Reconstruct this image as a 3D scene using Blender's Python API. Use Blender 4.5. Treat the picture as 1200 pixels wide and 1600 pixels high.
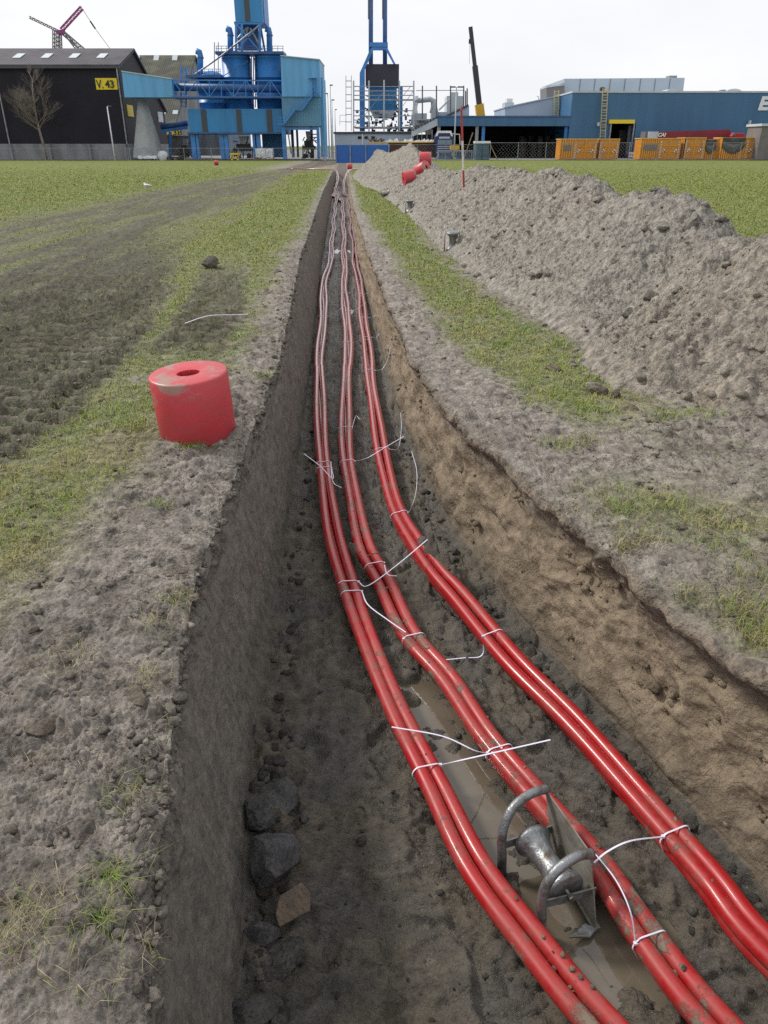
import bpy, math, random
import numpy as np
from mathutils import Vector, noise as mnoise
random.seed(7); rng = np.random.default_rng(7)
SC = bpy.context.scene; COL = SC.collection
for o in list(bpy.data.objects): bpy.data.objects.remove(o)
# ------------------------------------------------------------------ camera
F = 1155.0; PITCH = math.atan(573 / F); CZ = 1.7
cd = bpy.data.cameras.new('camera'); cam = bpy.data.objects.new('camera', cd); COL.objects.link(cam)
cd.sensor_fit = 'VERTICAL'; cd.sensor_height = 24; cd.lens = F / 1600 * 24
cd.clip_start = 0.05; cd.clip_end = 4000
cam.location = (0, 0, CZ); cam.rotation_euler = (math.pi / 2 - PITCH, 0, 0)
SC.camera = cam
# ------------------------------------------------------------------ sky, sun, exposure
SUN_EL, SUN_AZ = math.radians(42), math.radians(-62)      # azimuth from +Y, towards -X: ahead and to the left
w = bpy.data.worlds.new('World'); SC.world = w; w.use_nodes = True
nt = w.node_tree; nt.nodes.clear()
out = nt.nodes.new('ShaderNodeOutputWorld'); bg = nt.nodes.new('ShaderNodeBackground')
sky = nt.nodes.new('ShaderNodeTexSky'); sky.sky_type = 'NISHITA'; sky.sun_disc = False
sky.sun_elevation = SUN_EL; sky.sun_rotation = SUN_AZ; sky.dust_density = 2.0
tc = nt.nodes.new('ShaderNodeTexCoord'); mp = nt.nodes.new('ShaderNodeMapping'); mp.inputs['Scale'].default_value = (1, 1, 3.5)
ns = nt.nodes.new('ShaderNodeTexNoise'); ns.inputs['Scale'].default_value = 2.2; ns.inputs['Detail'].default_value = 7; ns.inputs['Roughness'].default_value = .55
rp = nt.nodes.new('ShaderNodeValToRGB'); rp.color_ramp.elements[0].position = .30; rp.color_ramp.elements[1].position = .62
rp.color_ramp.elements[0].color = (9.1, 9.3, 9.7, 1); rp.color_ramp.elements[1].color = (10.4, 10.4, 10.6, 1)
mx = nt.nodes.new('ShaderNodeMixRGB'); mx.inputs[0].default_value = .93
bg.inputs['Strength'].default_value = .1
nt.links.new(tc.outputs['Generated'], mp.inputs[0]); nt.links.new(mp.outputs[0], ns.inputs['Vector'])
nt.links.new(ns.outputs['Fac'], rp.inputs[0]); nt.links.new(sky.outputs[0], mx.inputs[1]); nt.links.new(rp.outputs[0], mx.inputs[2])
nt.links.new(mx.outputs[0], bg.inputs[0]); nt.links.new(bg.outputs[0], out.inputs[0])
sl = bpy.data.lights.new('sun', 'SUN'); sl.energy = 3.0; sl.angle = math.radians(9); sl.color = (1, .95, .88)
so = bpy.data.objects.new('sun', sl); COL.objects.link(so)
sd = Vector((math.sin(SUN_AZ) * math.cos(SUN_EL), math.cos(SUN_AZ) * math.cos(SUN_EL), math.sin(SUN_EL)))
so.rotation_euler = sd.to_track_quat('Z', 'Y').to_euler(); so.location = sd * 50
SC.view_settings.view_transform = 'Standard'; SC.view_settings.look = 'None'
SC.view_settings.exposure = 0.0; SC.view_settings.gamma = 1
SC.render.engine = 'CYCLES'; SC.cycles.use_denoising = False; SC.cycles.max_bounces = 6; SC.cycles.sample_clamp_indirect = 3; SC.cycles.sample_clamp_direct = 6
SC.render.resolution_x = 768; SC.render.resolution_y = 1024

# ------------------------------------------------------------------ pixel of the photo -> real place at a given distance
CP, SP = math.cos(PITCH), math.sin(PITCH)
def P(px, py, Y):
    a = (px - 600) / F; b = -(py - 800) / F; ry = CP + b * SP
    return Vector((a / ry * Y, Y, CZ + (-SP + b * CP) / ry * Y))
def G(px, py, z=0.0):
    a = (px - 600) / F; b = -(py - 800) / F; t = (z - CZ) / (-SP + b * CP)
    return Vector((a * t, (CP + b * SP) * t, z))
# ------------------------------------------------------------------ helpers
def tag(o, label=None, cat=None, group=None, kind=None):
    if label: o['label'] = label
    if cat: o['category'] = cat
    if group: o['group'] = group
    if kind: o['kind'] = kind
    return o
def empty(name, loc, label, cat, group=None, rz=0):
    o = bpy.data.objects.new(name, None); COL.objects.link(o); o.location = loc; o.rotation_euler = (0, 0, rz)
    o.empty_display_size = .2
    return tag(o, label, cat, group)
def link_mesh(name, me, mat, parent=None, smooth=False, origin=None):
    o = bpy.data.objects.new(name, me); COL.objects.link(o)
    if mat: me.materials.append(mat)
    if smooth: me.polygons.foreach_set('use_smooth', [True] * len(me.polygons))
    if parent is not None:
        o.parent = parent
    return o
class MB:
    """collects simple solids in WORLD coordinates; build() makes one mesh object"""
    def __init__(s): s.v = []; s.f = []
    def add(s, vs, fs):
        n = len(s.v); s.v += [tuple(v) for v in vs]; s.f += [tuple(i + n for i in f) for f in fs]; return s
    def box(s, x0, x1, y0, y1, z0, z1):
        return s.add([(x0,y0,z0),(x1,y0,z0),(x1,y1,z0),(x0,y1,z0),(x0,y0,z1),(x1,y0,z1),(x1,y1,z1),(x0,y1,z1)],
                     [(0,3,2,1),(4,5,6,7),(0,1,5,4),(1,2,6,5),(2,3,7,6),(3,0,4,7)])
    def bar(s, a, b, wx, wz=None):
        a = Vector(a); b = Vector(b); wz = wz or wx; d = (b - a).normalized()
        u = d.cross(Vector((0, 0, 1)));
        if u.length < .01: u = Vector((1, 0, 0))
        u.normalize(); v = u.cross(d).normalized(); u = u * wx / 2; v = v * wz / 2
        c = [a-u-v, a+u-v, a+u+v, a-u+v, b-u-v, b+u-v, b+u+v, b-u+v]
        return s.add(c, [(0,1,2,3),(7,6,5,4),(0,4,5,1),(1,5,6,2),(2,6,7,3),(3,7,4,0)])
    def prism(s, poly, axis, a, b):
        """poly: 2-D outline; axis 'y' -> (x,z) outline between y=a..b; 'x' -> (y,z) outline; 'z' -> (x,y)"""
        n = len(poly)
        def mk(p, t): return (p[0], t, p[1]) if axis == 'y' else ((t, p[0], p[1]) if axis == 'x' else (p[0], p[1], t))
        vs = [mk(p, a) for p in poly] + [mk(p, b) for p in poly]
        return s.add(vs, [tuple(range(n))[::-1], tuple(range(n, 2*n))] + [(i, (i+1) % n, n+(i+1) % n, n+i) for i in range(n)])
    def tube(s, pts, r, n=8, cap=True):
        pts = [Vector(p) for p in pts]; m = len(pts); rr = r if hasattr(r, '__len__') else [r] * m
        T = [(pts[min(i+1, m-1)] - pts[max(i-1, 0)]).normalized() for i in range(m)]
        u = T[0].cross(Vector((0, 0, 1)))
        if u.length < .05: u = T[0].cross(Vector((1, 0, 0)))
        u.normalize(); vs = []
        for i in range(m):
            u = (u - T[i] * u.dot(T[i])).normalized(); v = T[i].cross(u)
            for k in range(n):
                a = 2 * math.pi * k / n; vs.append(pts[i] + (u * math.cos(a) + v * math.sin(a)) * rr[i])
        fs = [(i*n+k, i*n+(k+1) % n, (i+1)*n+(k+1) % n, (i+1)*n+k) for i in range(m-1) for k in range(n)]
        if cap: fs += [tuple(range(n))[::-1], tuple((m-1)*n+k for k in range(n))]
        return s.add(vs, fs)
    def lathe(s, c, prof, n=24, ax=(0, 0, 1)):
        """prof: (r, h) pairs along axis ax from point c"""
        ax = Vector(ax).normalized(); c = Vector(c)
        u = ax.cross(Vector((0, 1, 0)));
        if u.length < .05: u = ax.cross(Vector((1, 0, 0)))
        u.normalize(); v = ax.cross(u); vs = []; m = len(prof)
        for r, h in prof:
            for k in range(n):
                a = 2*math.pi*k/n; vs.append(c + ax*h + (u*math.cos(a)+v*math.sin(a))*max(r, 1e-4))
        fs = [(i*n+k, i*n+(k+1) % n, (i+1)*n+(k+1) % n, (i+1)*n+k) for i in range(m-1) for k in range(n)]
        fs += [tuple(range(n))[::-1], tuple((m-1)*n+k for k in range(n))]
        return s.add(vs, fs)
    def pb(s, px0, py0, px1, py1, Y, dep):
        """box whose front (nearest) face at distance Y spans those picture limits"""
        m = (py0 + py1) / 2
        return s.box(P(px0, m, Y).x, P(px1, m, Y).x, Y, Y + dep, P(0, py1, Y).z, P(0, py0, Y).z)
    def poly(s, pts, Y, dep):
        q = [P(a, b, Y) for a, b in pts]
        return s.prism([(p.x, p.z) for p in q], 'y', Y, Y + dep)
    def line(s, pts, Y, r, n=6):
        return s.tube([P(a, b, Y) for a, b in pts], r, n)
    def build(s, name, mat, parent=None, smooth=False, bevel=0, label=None):
        me = bpy.data.meshes.new(name)
        vs = s.v
        if parent is not None:
            inv = parent.matrix_basis.inverted() if parent.parent is None else (parent.parent.matrix_basis @ parent.matrix_basis).inverted()
            vs = [inv @ Vector(v) for v in vs]
        me.from_pydata([tuple(v) for v in vs], [], s.f); me.update()
        import bmesh
        bm = bmesh.new(); bm.from_mesh(me); bmesh.ops.recalc_face_normals(bm, faces=bm.faces); bm.to_mesh(me); bm.free()
        o = link_mesh(name, me, mat, parent, False)
        if smooth:
            me.polygons.foreach_set('use_smooth', [len(p.vertices) <= 4 for p in me.polygons])
        if bevel:
            md = o.modifiers.new('bevel', 'BEVEL'); md.width = bevel; md.segments = 2; md.limit_method = 'ANGLE'
        if label: o['label'] = label
        return o
def copy_tree(o, parent=None):
    c = o.copy(); COL.objects.link(c); c.parent = parent
    for ch in list(o.children): copy_tree(ch, c)
    return c
def text(body, name, mat, parent, loc, size, sx=1.0, shear=0, depth=.03, bold=0.0):
    cu = bpy.data.curves.new(name, 'FONT'); cu.body = body; cu.size = size; cu.extrude = depth; cu.shear = shear; cu.offset = bold
    cu.align_x = 'CENTER'; cu.align_y = 'CENTER'
    t = bpy.data.objects.new(name, cu); COL.objects.link(t); bpy.context.view_layer.update()
    me = bpy.data.meshes.new_from_object(t.evaluated_get(bpy.context.evaluated_depsgraph_get()))
    bpy.data.objects.remove(t); o = link_mesh(name, me, mat, parent)
    o.rotation_euler = (math.pi/2, 0, 0); o.scale = (sx, 1, 1)
    o.location = Vector(loc) - (parent.location if parent else Vector())
    return o
# ------------------------------------------------------------------ materials
def mat(name, col, rough=.6, metal=0, vary=.0, vscale=1.0, col2=None, bump=0, bscale=20, corr=0, corr_axis='X', spec=.5, thr=(.45, .6), stretch=None):
    m = bpy.data.materials.new(name); m.use_nodes = True; n = m.node_tree; b = n.nodes['Principled BSDF']
    b.inputs['Base Color'].default_value = (*col, 1); b.inputs['Roughness'].default_value = rough; b.inputs['Metallic'].default_value = metal
    b.inputs['Specular IOR Level'].default_value = spec
    g = n.nodes.new('ShaderNodeNewGeometry'); src = g.outputs['Position']
    if stretch:
        mp = n.nodes.new('ShaderNodeMapping'); mp.inputs['Scale'].default_value = stretch; n.links.new(src, mp.inputs[0]); src = mp.outputs[0]
    if vary or col2:
        t = n.nodes.new('ShaderNodeTexNoise'); t.inputs['Scale'].default_value = vscale; t.inputs['Detail'].default_value = 6; t.inputs['Roughness'].default_value = .6
        n.links.new(src, t.inputs['Vector'])
        r = n.nodes.new('ShaderNodeValToRGB'); r.color_ramp.elements[0].position = thr[0]; r.color_ramp.elements[1].position = thr[1]
        c2 = col2 or tuple(c * (1 - vary) for c in col)
        r.color_ramp.elements[0].color = (*col, 1); r.color_ramp.elements[1].color = (*c2, 1)
        n.links.new(t.outputs['Fac'], r.inputs[0]); n.links.new(r.outputs[0], b.inputs['Base Color'])
    last = None
    if bump:
        t2 = n.nodes.new('ShaderNodeTexNoise'); t2.inputs['Scale'].default_value = bscale; t2.inputs['Detail'].default_value = 4
        n.links.new(g.outputs['Position'], t2.inputs['Vector'])
        bp = n.nodes.new('ShaderNodeBump'); bp.inputs['Strength'].default_value = bump; bp.inputs['Distance'].default_value = .02
        n.links.new(t2.outputs['Fac'], bp.inputs['Height']); last = bp
    if corr:
        wv = n.nodes.new('ShaderNodeTexWave'); wv.bands_direction = corr_axis; wv.inputs['Scale'].default_value = corr
        n.links.new(g.outputs['Position'], wv.inputs['Vector'])
        bp = n.nodes.new('ShaderNodeBump'); bp.inputs['Strength'].default_value = .5; bp.inputs['Distance'].default_value = .06
        n.links.new(wv.outputs['Fac'], bp.inputs['Height'])
        if last: n.links.new(last.outputs[0], bp.inputs['Normal'])
        last = bp
    if last: n.links.new(last.outputs[0], b.inputs['Normal'])
    return m
M = dict(
 black_clad=mat('black_cladding', (.011,.010,.020), .6, vary=.3, vscale=.4, corr=1.2, spec=.3),
 brown_roof=mat('fibre_roof', (.070,.066,.078), .8, vary=.35, vscale=.5, corr=1.0),
 moss_roof=mat('mossy_roof', (.045,.046,.04), .85, col2=(.085,.09,.055), vscale=.35, corr=.8),
 concrete=mat('concrete', (.23,.24,.25), .85, vary=.3, vscale=.6, bump=.2, bscale=3, stretch=(1,1,.3)),
 skylight=mat('skylight', (.55,.6,.63), .3),
 yellow=mat('sign_yellow', (.75,.56,.02), .5),
 ink=mat('sign_black', (.02,.02,.02), .6),
 ltblue=mat('light_blue_sheet', (.12,.38,.68), .45, vary=.28, vscale=1.2, stretch=(1,1,.08), thr=(.4,.75), corr=1.6),
 blue=mat('blue_steel', (.045,.22,.56), .45, vary=.25, vscale=.8),  # blues from here to hallblue are paled, distance haze mixed into the colour
 midblue=mat('mid_blue_panel', (.028,.22,.50), .45, vary=.3, vscale=1.3, stretch=(1,1,.08), thr=(.4,.75)),
 dkblue=mat('dark_blue_steel', (.04,.11,.28), .5, vary=.3, vscale=1),
 hallblue=mat('hall_blue_sheet', (.042,.14,.265), .5, vary=.25, vscale=.8, stretch=(1,1,.08), thr=(.4,.75), corr=1.3),
 fenceblue=mat('blue_boarding', (.015,.11,.40), .5, vary=.1, vscale=2, corr=1.5),
 greypanel=mat('grey_panel', (.38,.45,.52), .5, vary=.1, vscale=.2),
 steel=mat('galvanised', (.30,.31,.33), .45, metal=.5, vary=.3, vscale=2),
 palegrey=mat('pale_grey', (.48,.53,.57), .5, vary=.15, vscale=.4),
 darkbox=mat('dark_box', (.035,.033,.05), .6, vary=.2, vscale=.5),
 grille=mat('dark_grey_strip', (.05,.055,.06), .5),
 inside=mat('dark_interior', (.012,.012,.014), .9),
 greenmach=mat('dark_machine', (.05,.055,.05), .6, vary=.5, vscale=2),
 white=mat('white_paint', (.72,.74,.76), .5, vary=.1, vscale=1),
 whitesheet=mat('white_film', (.75,.77,.82), .45, vary=.2, vscale=3),
 orange=mat('container_orange', (.58,.23,.006), .5, col2=(.33,.13,.01), vscale=1.6, thr=(.5,.75)),  # darker second tone paints in the shade of the side faces
 darkred=mat('container_red', (.22,.018,.03), .5, vary=.2, vscale=.5, corr=2),
 tarp=mat('grey_tarp', (.07,.075,.07), .6, vary=.3, vscale=3, bump=.5, bscale=2),
 craneyellow=mat('crane_yellow', (.6,.36,.03), .5), craneblack=mat('crane_black', (.03,.03,.035), .5),
 purple=mat('crane_purple', (.26,.03,.17), .5), latt=mat('lattice_grey', (.16,.15,.16), .6),
 glass=mat('glass', (.10,.17,.22), .08, spec=.8),
 truckblue=mat('truck_blue', (.012,.03,.16), .3, vary=.2, vscale=2),
 bark=mat('bark', (.22,.19,.16), .9, vary=.4, vscale=6),
 wood=mat('wood', (.26,.19,.12), .8, vary=.3, vscale=4),
 rubber=mat('rubber', (.015,.015,.015), .8),
 rustbrown=mat('rust_brown', (.07,.035,.025), .8, vary=.4, vscale=1),
 asphalt=mat('yard_paving', (.20,.20,.19), .9, vary=.3, vscale=.4),
 pole_red=mat('pole_red', (.42,.03,.025), .45, col2=(.25,.03,.02), vscale=8), pole_white=mat('pole_white', (.62,.6,.58), .5, vary=.25, vscale=9),
 tie=mat('tie_white', (.70,.68,.80), .35),
)
# ------------------------------------------------------------------ numpy noise
_perm = rng.permutation(256).astype(np.int32); _perm = np.concatenate([_perm, _perm, _perm])
_gr = rng.normal(size=(256, 3)); _gr /= np.linalg.norm(_gr, axis=1)[:, None]; _gr = _gr.astype(np.float32)
def pn(x, y, z):
    x, y, z = np.broadcast_arrays(np.float32(x), np.float32(y), np.float32(z))
    xi = np.floor(x).astype(np.int32); yi = np.floor(y).astype(np.int32); zi = np.floor(z).astype(np.int32)
    xf = x - xi; yf = y - yi; zf = z - zi; xi &= 255; yi &= 255; zi &= 255
    u = xf*xf*xf*(xf*(xf*6-15)+10); v = yf*yf*yf*(yf*(yf*6-15)+10); w_ = zf*zf*zf*(zf*(zf*6-15)+10)
    def gd(i, j, k):
        g = _gr[_perm[_perm[_perm[(xi+i) & 255] + ((yi+j) & 255)] + ((zi+k) & 255)]]
        return g[..., 0]*(xf-i) + g[..., 1]*(yf-j) + g[..., 2]*(zf-k)
    def L(a, b, t): return a + (b-a)*t
    return L(L(L(gd(0,0,0), gd(1,0,0), u), L(gd(0,1,0), gd(1,1,0), u), v), L(L(gd(0,0,1), gd(1,0,1), u), L(gd(0,1,1), gd(1,1,1), u), v), w_) * 1.6
def fb(x, y, z, f, octs=4, g=.5, lac=2.1, ridge=False):
    t = 0; a = 1; s = 0.0
    for i in range(octs):
        n_ = pn(x*f+17.3*i, y*f-9.1*i, z*f+3.7*i)
        if ridge: n_ = 1 - 2*np.abs(n_)
        t = t + a*n_; s += a if ridge else a*a; a *= g; f *= lac
    return t / s if ridge else t * (.80 / math.sqrt(s))
def bil(x, y, z, f, octs=3, g=.55, lac=2.3):
    t = 0; a = 1; s = 0.0
    for i in range(octs):
        t = t + a*np.abs(pn(x*f+31.7*i, y*f-5.3*i, z*f+8.1*i)); s += a; a *= g; f *= lac
    return t/s*2.6
def lipdrop(e): return .022*np.exp(-e/.03) + .008*ss(.3, 0, e)
def ss(a, b, x): t = np.clip((x-a)/(b-a), 0, 1); return t*t*(3-2*t)
def gs(x, y, cx, cy, r, ry=None): return np.exp(-((x-cx)**2/r**2 + (y-cy)**2/(ry or r)**2))
def ip(y, pts):
    p = sorted(pts, key=lambda q: q[0]); return np.interp(y, [q[0] for q in p], [q[1] for q in p])
def vcol(me, name, arr):
    a = me.attributes.new(name, 'FLOAT_COLOR', 'POINT'); c = np.ones((len(arr), 4), np.float32); c[:, :3] = arr
    a.data.foreach_set('color', c.ravel())
def vflt(me, name, arr):
    a = me.attributes.new(name, 'FLOAT', 'POINT'); a.data.foreach_set('value', np.asarray(arr, np.float32).ravel())
def grid_mesh(name, X, Y, Z, keep=None):
    R, C = X.shape
    me = bpy.data.meshes.new(name); me.vertices.add(R*C)
    me.vertices.foreach_set('co', np.stack([X, Y, Z], -1).astype(np.float32).ravel())
    idx = np.arange(R*C, dtype=np.int32).reshape(R, C)
    q = np.stack([idx[:-1, :-1], idx[:-1, 1:], idx[1:, 1:], idx[1:, :-1]], -1).reshape(-1, 4)
    if keep is not None:
        k = keep[:-1, :-1] | keep[:-1, 1:] | keep[1:, 1:] | keep[1:, :-1]; q = q[k.ravel()]
    me.loops.add(q.size); me.loops.foreach_set('vertex_index', q.ravel())
    me.polygons.add(len(q)); me.polygons.foreach_set('loop_start', np.arange(0, q.size, 4, dtype=np.int32))
    me.polygons.foreach_set('loop_total', np.full(len(q), 4, np.int32))
    me.polygons.foreach_set('use_smooth', np.ones(len(q), bool)); me.update(calc_edges=True)
    return me
# ------------------------------------------------------------------ the trench line
LIPL = [(-6,4.2),(-2,1.25),(-1,.45),(0,-.30),(.94,-.52),(1.24,-.58),(1.67,-.66),(2.79,-.84),(4.12,-.86),(6.5,-.93),(13.3,-1.43),(32.67,-2.47),(56,-3.53),(130,-7)]
LIPR = [(-6,7.4),(-2,4.3),(0,2.4),(1.2,1.80),(2.09,1.50),(2.4,1.33),(2.75,1.17),(3.28,.98),(3.93,.81),(4.81,.54),(6.5,.28),(13.3,-.22),(25.5,-.98),(56,-2.43),(130,-5.9)]
FLL = [(-6,4.3),(-2,1.35),(0,-.2),(.94,-.40),(1.41,-.48),(1.86,-.53),(2.71,-.63),(3.48,-.66),(6.49,-.79),(9.76,-.96),(17.75,-1.45),(49,-3.1),(56,-3.35),(130,-6.9)]
FLR = [(-6,7.3),(-2,4.2),(0,2.3),(1.2,1.74),(1.81,1.48),(2.63,1.18),(3.12,1.00),(3.81,.77),(5.14,.45),(7.62,.14),(11.26,-.12),(19.95,-.72),(49,-2.2),(56,-2.55),(130,-6)]
def smooth_ip(y, pts, k=.25):
    y = np.asarray(y, float); s = 0
    for d in (-1, -.5, 0, .5, 1): s = s + ip(y + d*k*np.clip(np.abs(y)*.25, .3, 3), pts)
    return s/5
lipL = lambda y: smooth_ip(y, LIPL) + .018*fb(np.asarray(y, float), 3.3, .5, 1.3, 3) + .008*fb(np.asarray(y, float), 8.3, .5, 6, 2)
lipR = lambda y: smooth_ip(y, LIPR) + .024*fb(np.asarray(y, float), 5.3, .5, 1.5, 3) + .012*fb(np.asarray(y, float), 9.3, .5, 6, 2)
flL = lambda y: smooth_ip(y, FLL); flR = lambda y: smooth_ip(y, FLR)
depth = lambda y: .85*(1 - ss(55, 60.5, y))
def field_h(x, y):
    far = 1 - .8*ss(50, 100, y)
    h = .03*fb(x, y, 0, .35, 3) + .013*fb(x, y, 3, 1.8, 3) + .010*fb(x, y, 7, 8, 3, .6) + .004*fb(x, y, 11, 40, 2, .6)
    lip = ss(1.1, .1, lipL(y) - x) if False else 0
    return h*far
def tracks(x, y):
    """bare muddy wheel tracks in the left field, 0..1"""
    cen = ip(y, [(0,-5.5),(6,-5.2),(10,-6.2),(17,-6.9),(25,-7.2),(38,-7.6),(50,-7.7),(69,-7.0),(100,-6)])
    wid = ip(y, [(0,1.6),(6,2.0),(10,2.9),(20,3.0),(38,2.8),(50,2.1),(69,1.3),(100,3.5)])
    t = ss(1.15, .55, np.abs(x-cen)/wid + .32*fb(x*1.6, y*.16, 5, 1.3, 4))*(.55+.45*ss(-.5, .15, fb(x*1.3, y*.10, 15, 1.5, 4)))
    t2 = ss(1.0, .7, np.abs(x-ip(y, [(0,-3.0),(5,-3.0),(6.7,-3.0),(10,-3.7),(16,-4.8),(30,-5.8)]))/.95 + .35*fb(x, y*.6, 8, 1.2, 4)) * ss(20, 10, y)
    t3 = ss(1.0, .6, np.abs(x+ip(y, [(0,1.9),(7,1.85),(9,2.0),(12,2.5),(20,3.2)]))/.45 + .35*fb(x, y, 2, 1.5, 3)) * ss(14, 10.5, y)*ss(6, 7.2, y)
    return t, t2, t3
def grass_mask(x, y):
    L = lipL(y) - x; R = x - lipR(y)
    n1 = fb(x, y, 1, .9, 5, .65); n2 = fb(x, y, 4, 3.2, 4, .7)
    t, t2, t3 = tracks(x, y)
    bare = ip(y, [(0,.8),(1.3,.6),(2,.85),(2.8,.7),(3.7,.55),(4.4,.42),(6,.30),(9,.22),(20,.10),(60,.05)])
    gl = ss(bare-.1, bare+.35, L + .20*n1 + .16*n2)
    gl = gl*(1-.93*np.clip(t*(1+.45*fb(x*3, y*.3, 25, 1.4, 3)), 0, 1))*(1-.8*t2)*(1-.75*t3)*ss(-.85, .0, n1+.6*n2 + .30)
    gl = np.maximum(gl, .55*ss(.75, 1.1, n2+.4*n1)*ss(.0, .15, L)*(y < 12))
    rb = ip(y, [(0,1.2),(3,.5),(4,.75),(5,.55),(6.5,.42),(10,.30),(13,.35),(20,.15),(60,.1)])
    gr = ss(rb-.1, rb+.25, R + .20*n1 + .18*n2)
    gr = gr*(.08 + .92*ss(4.6, 5.4, y + .4*n1)) * ss(-.8, .1, n1+.7*n2+.40)
    sod = ss(.35, .9, n2+.55*n1)*ss(5, 4.2, y)*ss(0, .08, R)*.9
    sod2 = gs(x, y, 1.45, 2.25, .45, .35)+gs(x, y, 1.75, 3.3, .35, .25)+.8*gs(x, y, 1.35, 3.55, .3)
    gr = np.maximum(gr, np.maximum(sod*.7, np.clip(sod2, 0, 1)*ss(-.9, .3, n2)*.9))
    far_right = ss(0, 1, x - 3.0 - .0*y)*ss(9, 16, y)
    gr = np.maximum(gr, far_right*ss(-1.3, -.2, n1+.5*n2+.4))
    # sandy aprons at the foot of the heap
    fx = heap_foot(y); ap = ss(.30, -.05, fx - x + .22*n1 + .2*n2)*ss(9.5, 5, np.abs(y-9.5))
    ap2 = ss(.9, .3, fx - x + .2*n1)*ss(5.8, 4.8, y)
    gr = gr*(1-.9*ap*(x < fx+3))*(1-.85*ap2*(1-np.clip(sod2, 0, 1)))
    g = np.where(L > 0, gl, np.where(R > 0, gr, 0))
    end = ss(60, 66, y + 1.5*n1)*ss(8, 5, np.abs(x+4))   # trampled dirt beyond the trench's end
    return np.clip(g*(1-.8*end), 0, 1)
def heap_foot(y): return ip(y, [(3.8,3.2),(4.3,2.85),(4.8,2.5),(5.7,1.98),(7.5,1.75),(10,1.38),(13.3,1.08),(20.8,.62),(32.7,-.28),(38,-1.2),(48,-2.0),(130,-5)])
def field_col(x, y, g, z):
    n = fb(x, y, 2, 1.1, 4, .6)[..., None]; n3 = fb(x, y, 9, 14, 3, .7)[..., None]; n4 = fb(x, y, 12, 5, 3, .6)[..., None]
    sand = np.array([.275,.247,.215])*(1+.16*fb(x, y, 97, 2.6, 3)[..., None]); brown = np.array([.105,.091,.078]); ochre = np.array([.19,.145,.10])
    t, t2, t3 = tracks(x, y); tr = np.clip((t*1.15+t2*.85+t3)*(.9+.4*fb(x*3.2, y*.35, 19, 1.6, 3)), 0, 1)[..., None]*(lipL(y) > x)[..., None]
    c = sand*(1+.26*n3+.16*n) ; dk = ss(-.35, .7, n + .6*n4 + .3*n3)
    c = c*(1-dk*.62) + brown*dk*.62*(1+.2*n3)
    oc = ss(.1, .8, n4 - .5*n); c = c*(1-.35*oc) + ochre*.35*oc
    tc_ = np.array([.060,.051,.041])*(1+.3*n3+.2*n4); c = c*(1-.85*tr)+tc_*.85*tr
    gy = ss(-.3, .9, n4 + .4*n)
    fr2 = ss(18, 60, y)[..., None]; gc = np.array([.125,.155,.028])*(1-gy) + np.array([.195,.195,.050])*gy; gc = gc*(1-.0*fr2)
    gc = gc*(1+.28*n3)
    gg = (g**.8)[..., None]; nearf = ip(y, [(0,.45),(6,.55),(15,.85),(40,1)])[..., None]
    c = c*(1-gg*nearf) + gc*gg*nearf
    return np.clip(c, .01, .8)
def crumble(x, y, g, t):
    b = np.clip(1-g*1.1, 0, 1)*ss(40, 5, y); n = ss(-1, 1, fb(x, y, 88, 1.3, 2))
    return b*((.15+1.25*n)*(.040*(bil(x, y, 61, 3.4, 2)-.6) + .016*fb((x+y)*3.5, (y-x)*1.1, 68, 1.7, 3) + .022*(bil(x, y, 62, 12, 3, .6)-.6) + .009*(bil(x, y, 63, 38, 2)-.6))) + ss(0, 1, g)*ss(14, 4, y)*.012*(bil(x, y, 64, 9, 3)-.6)
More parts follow.
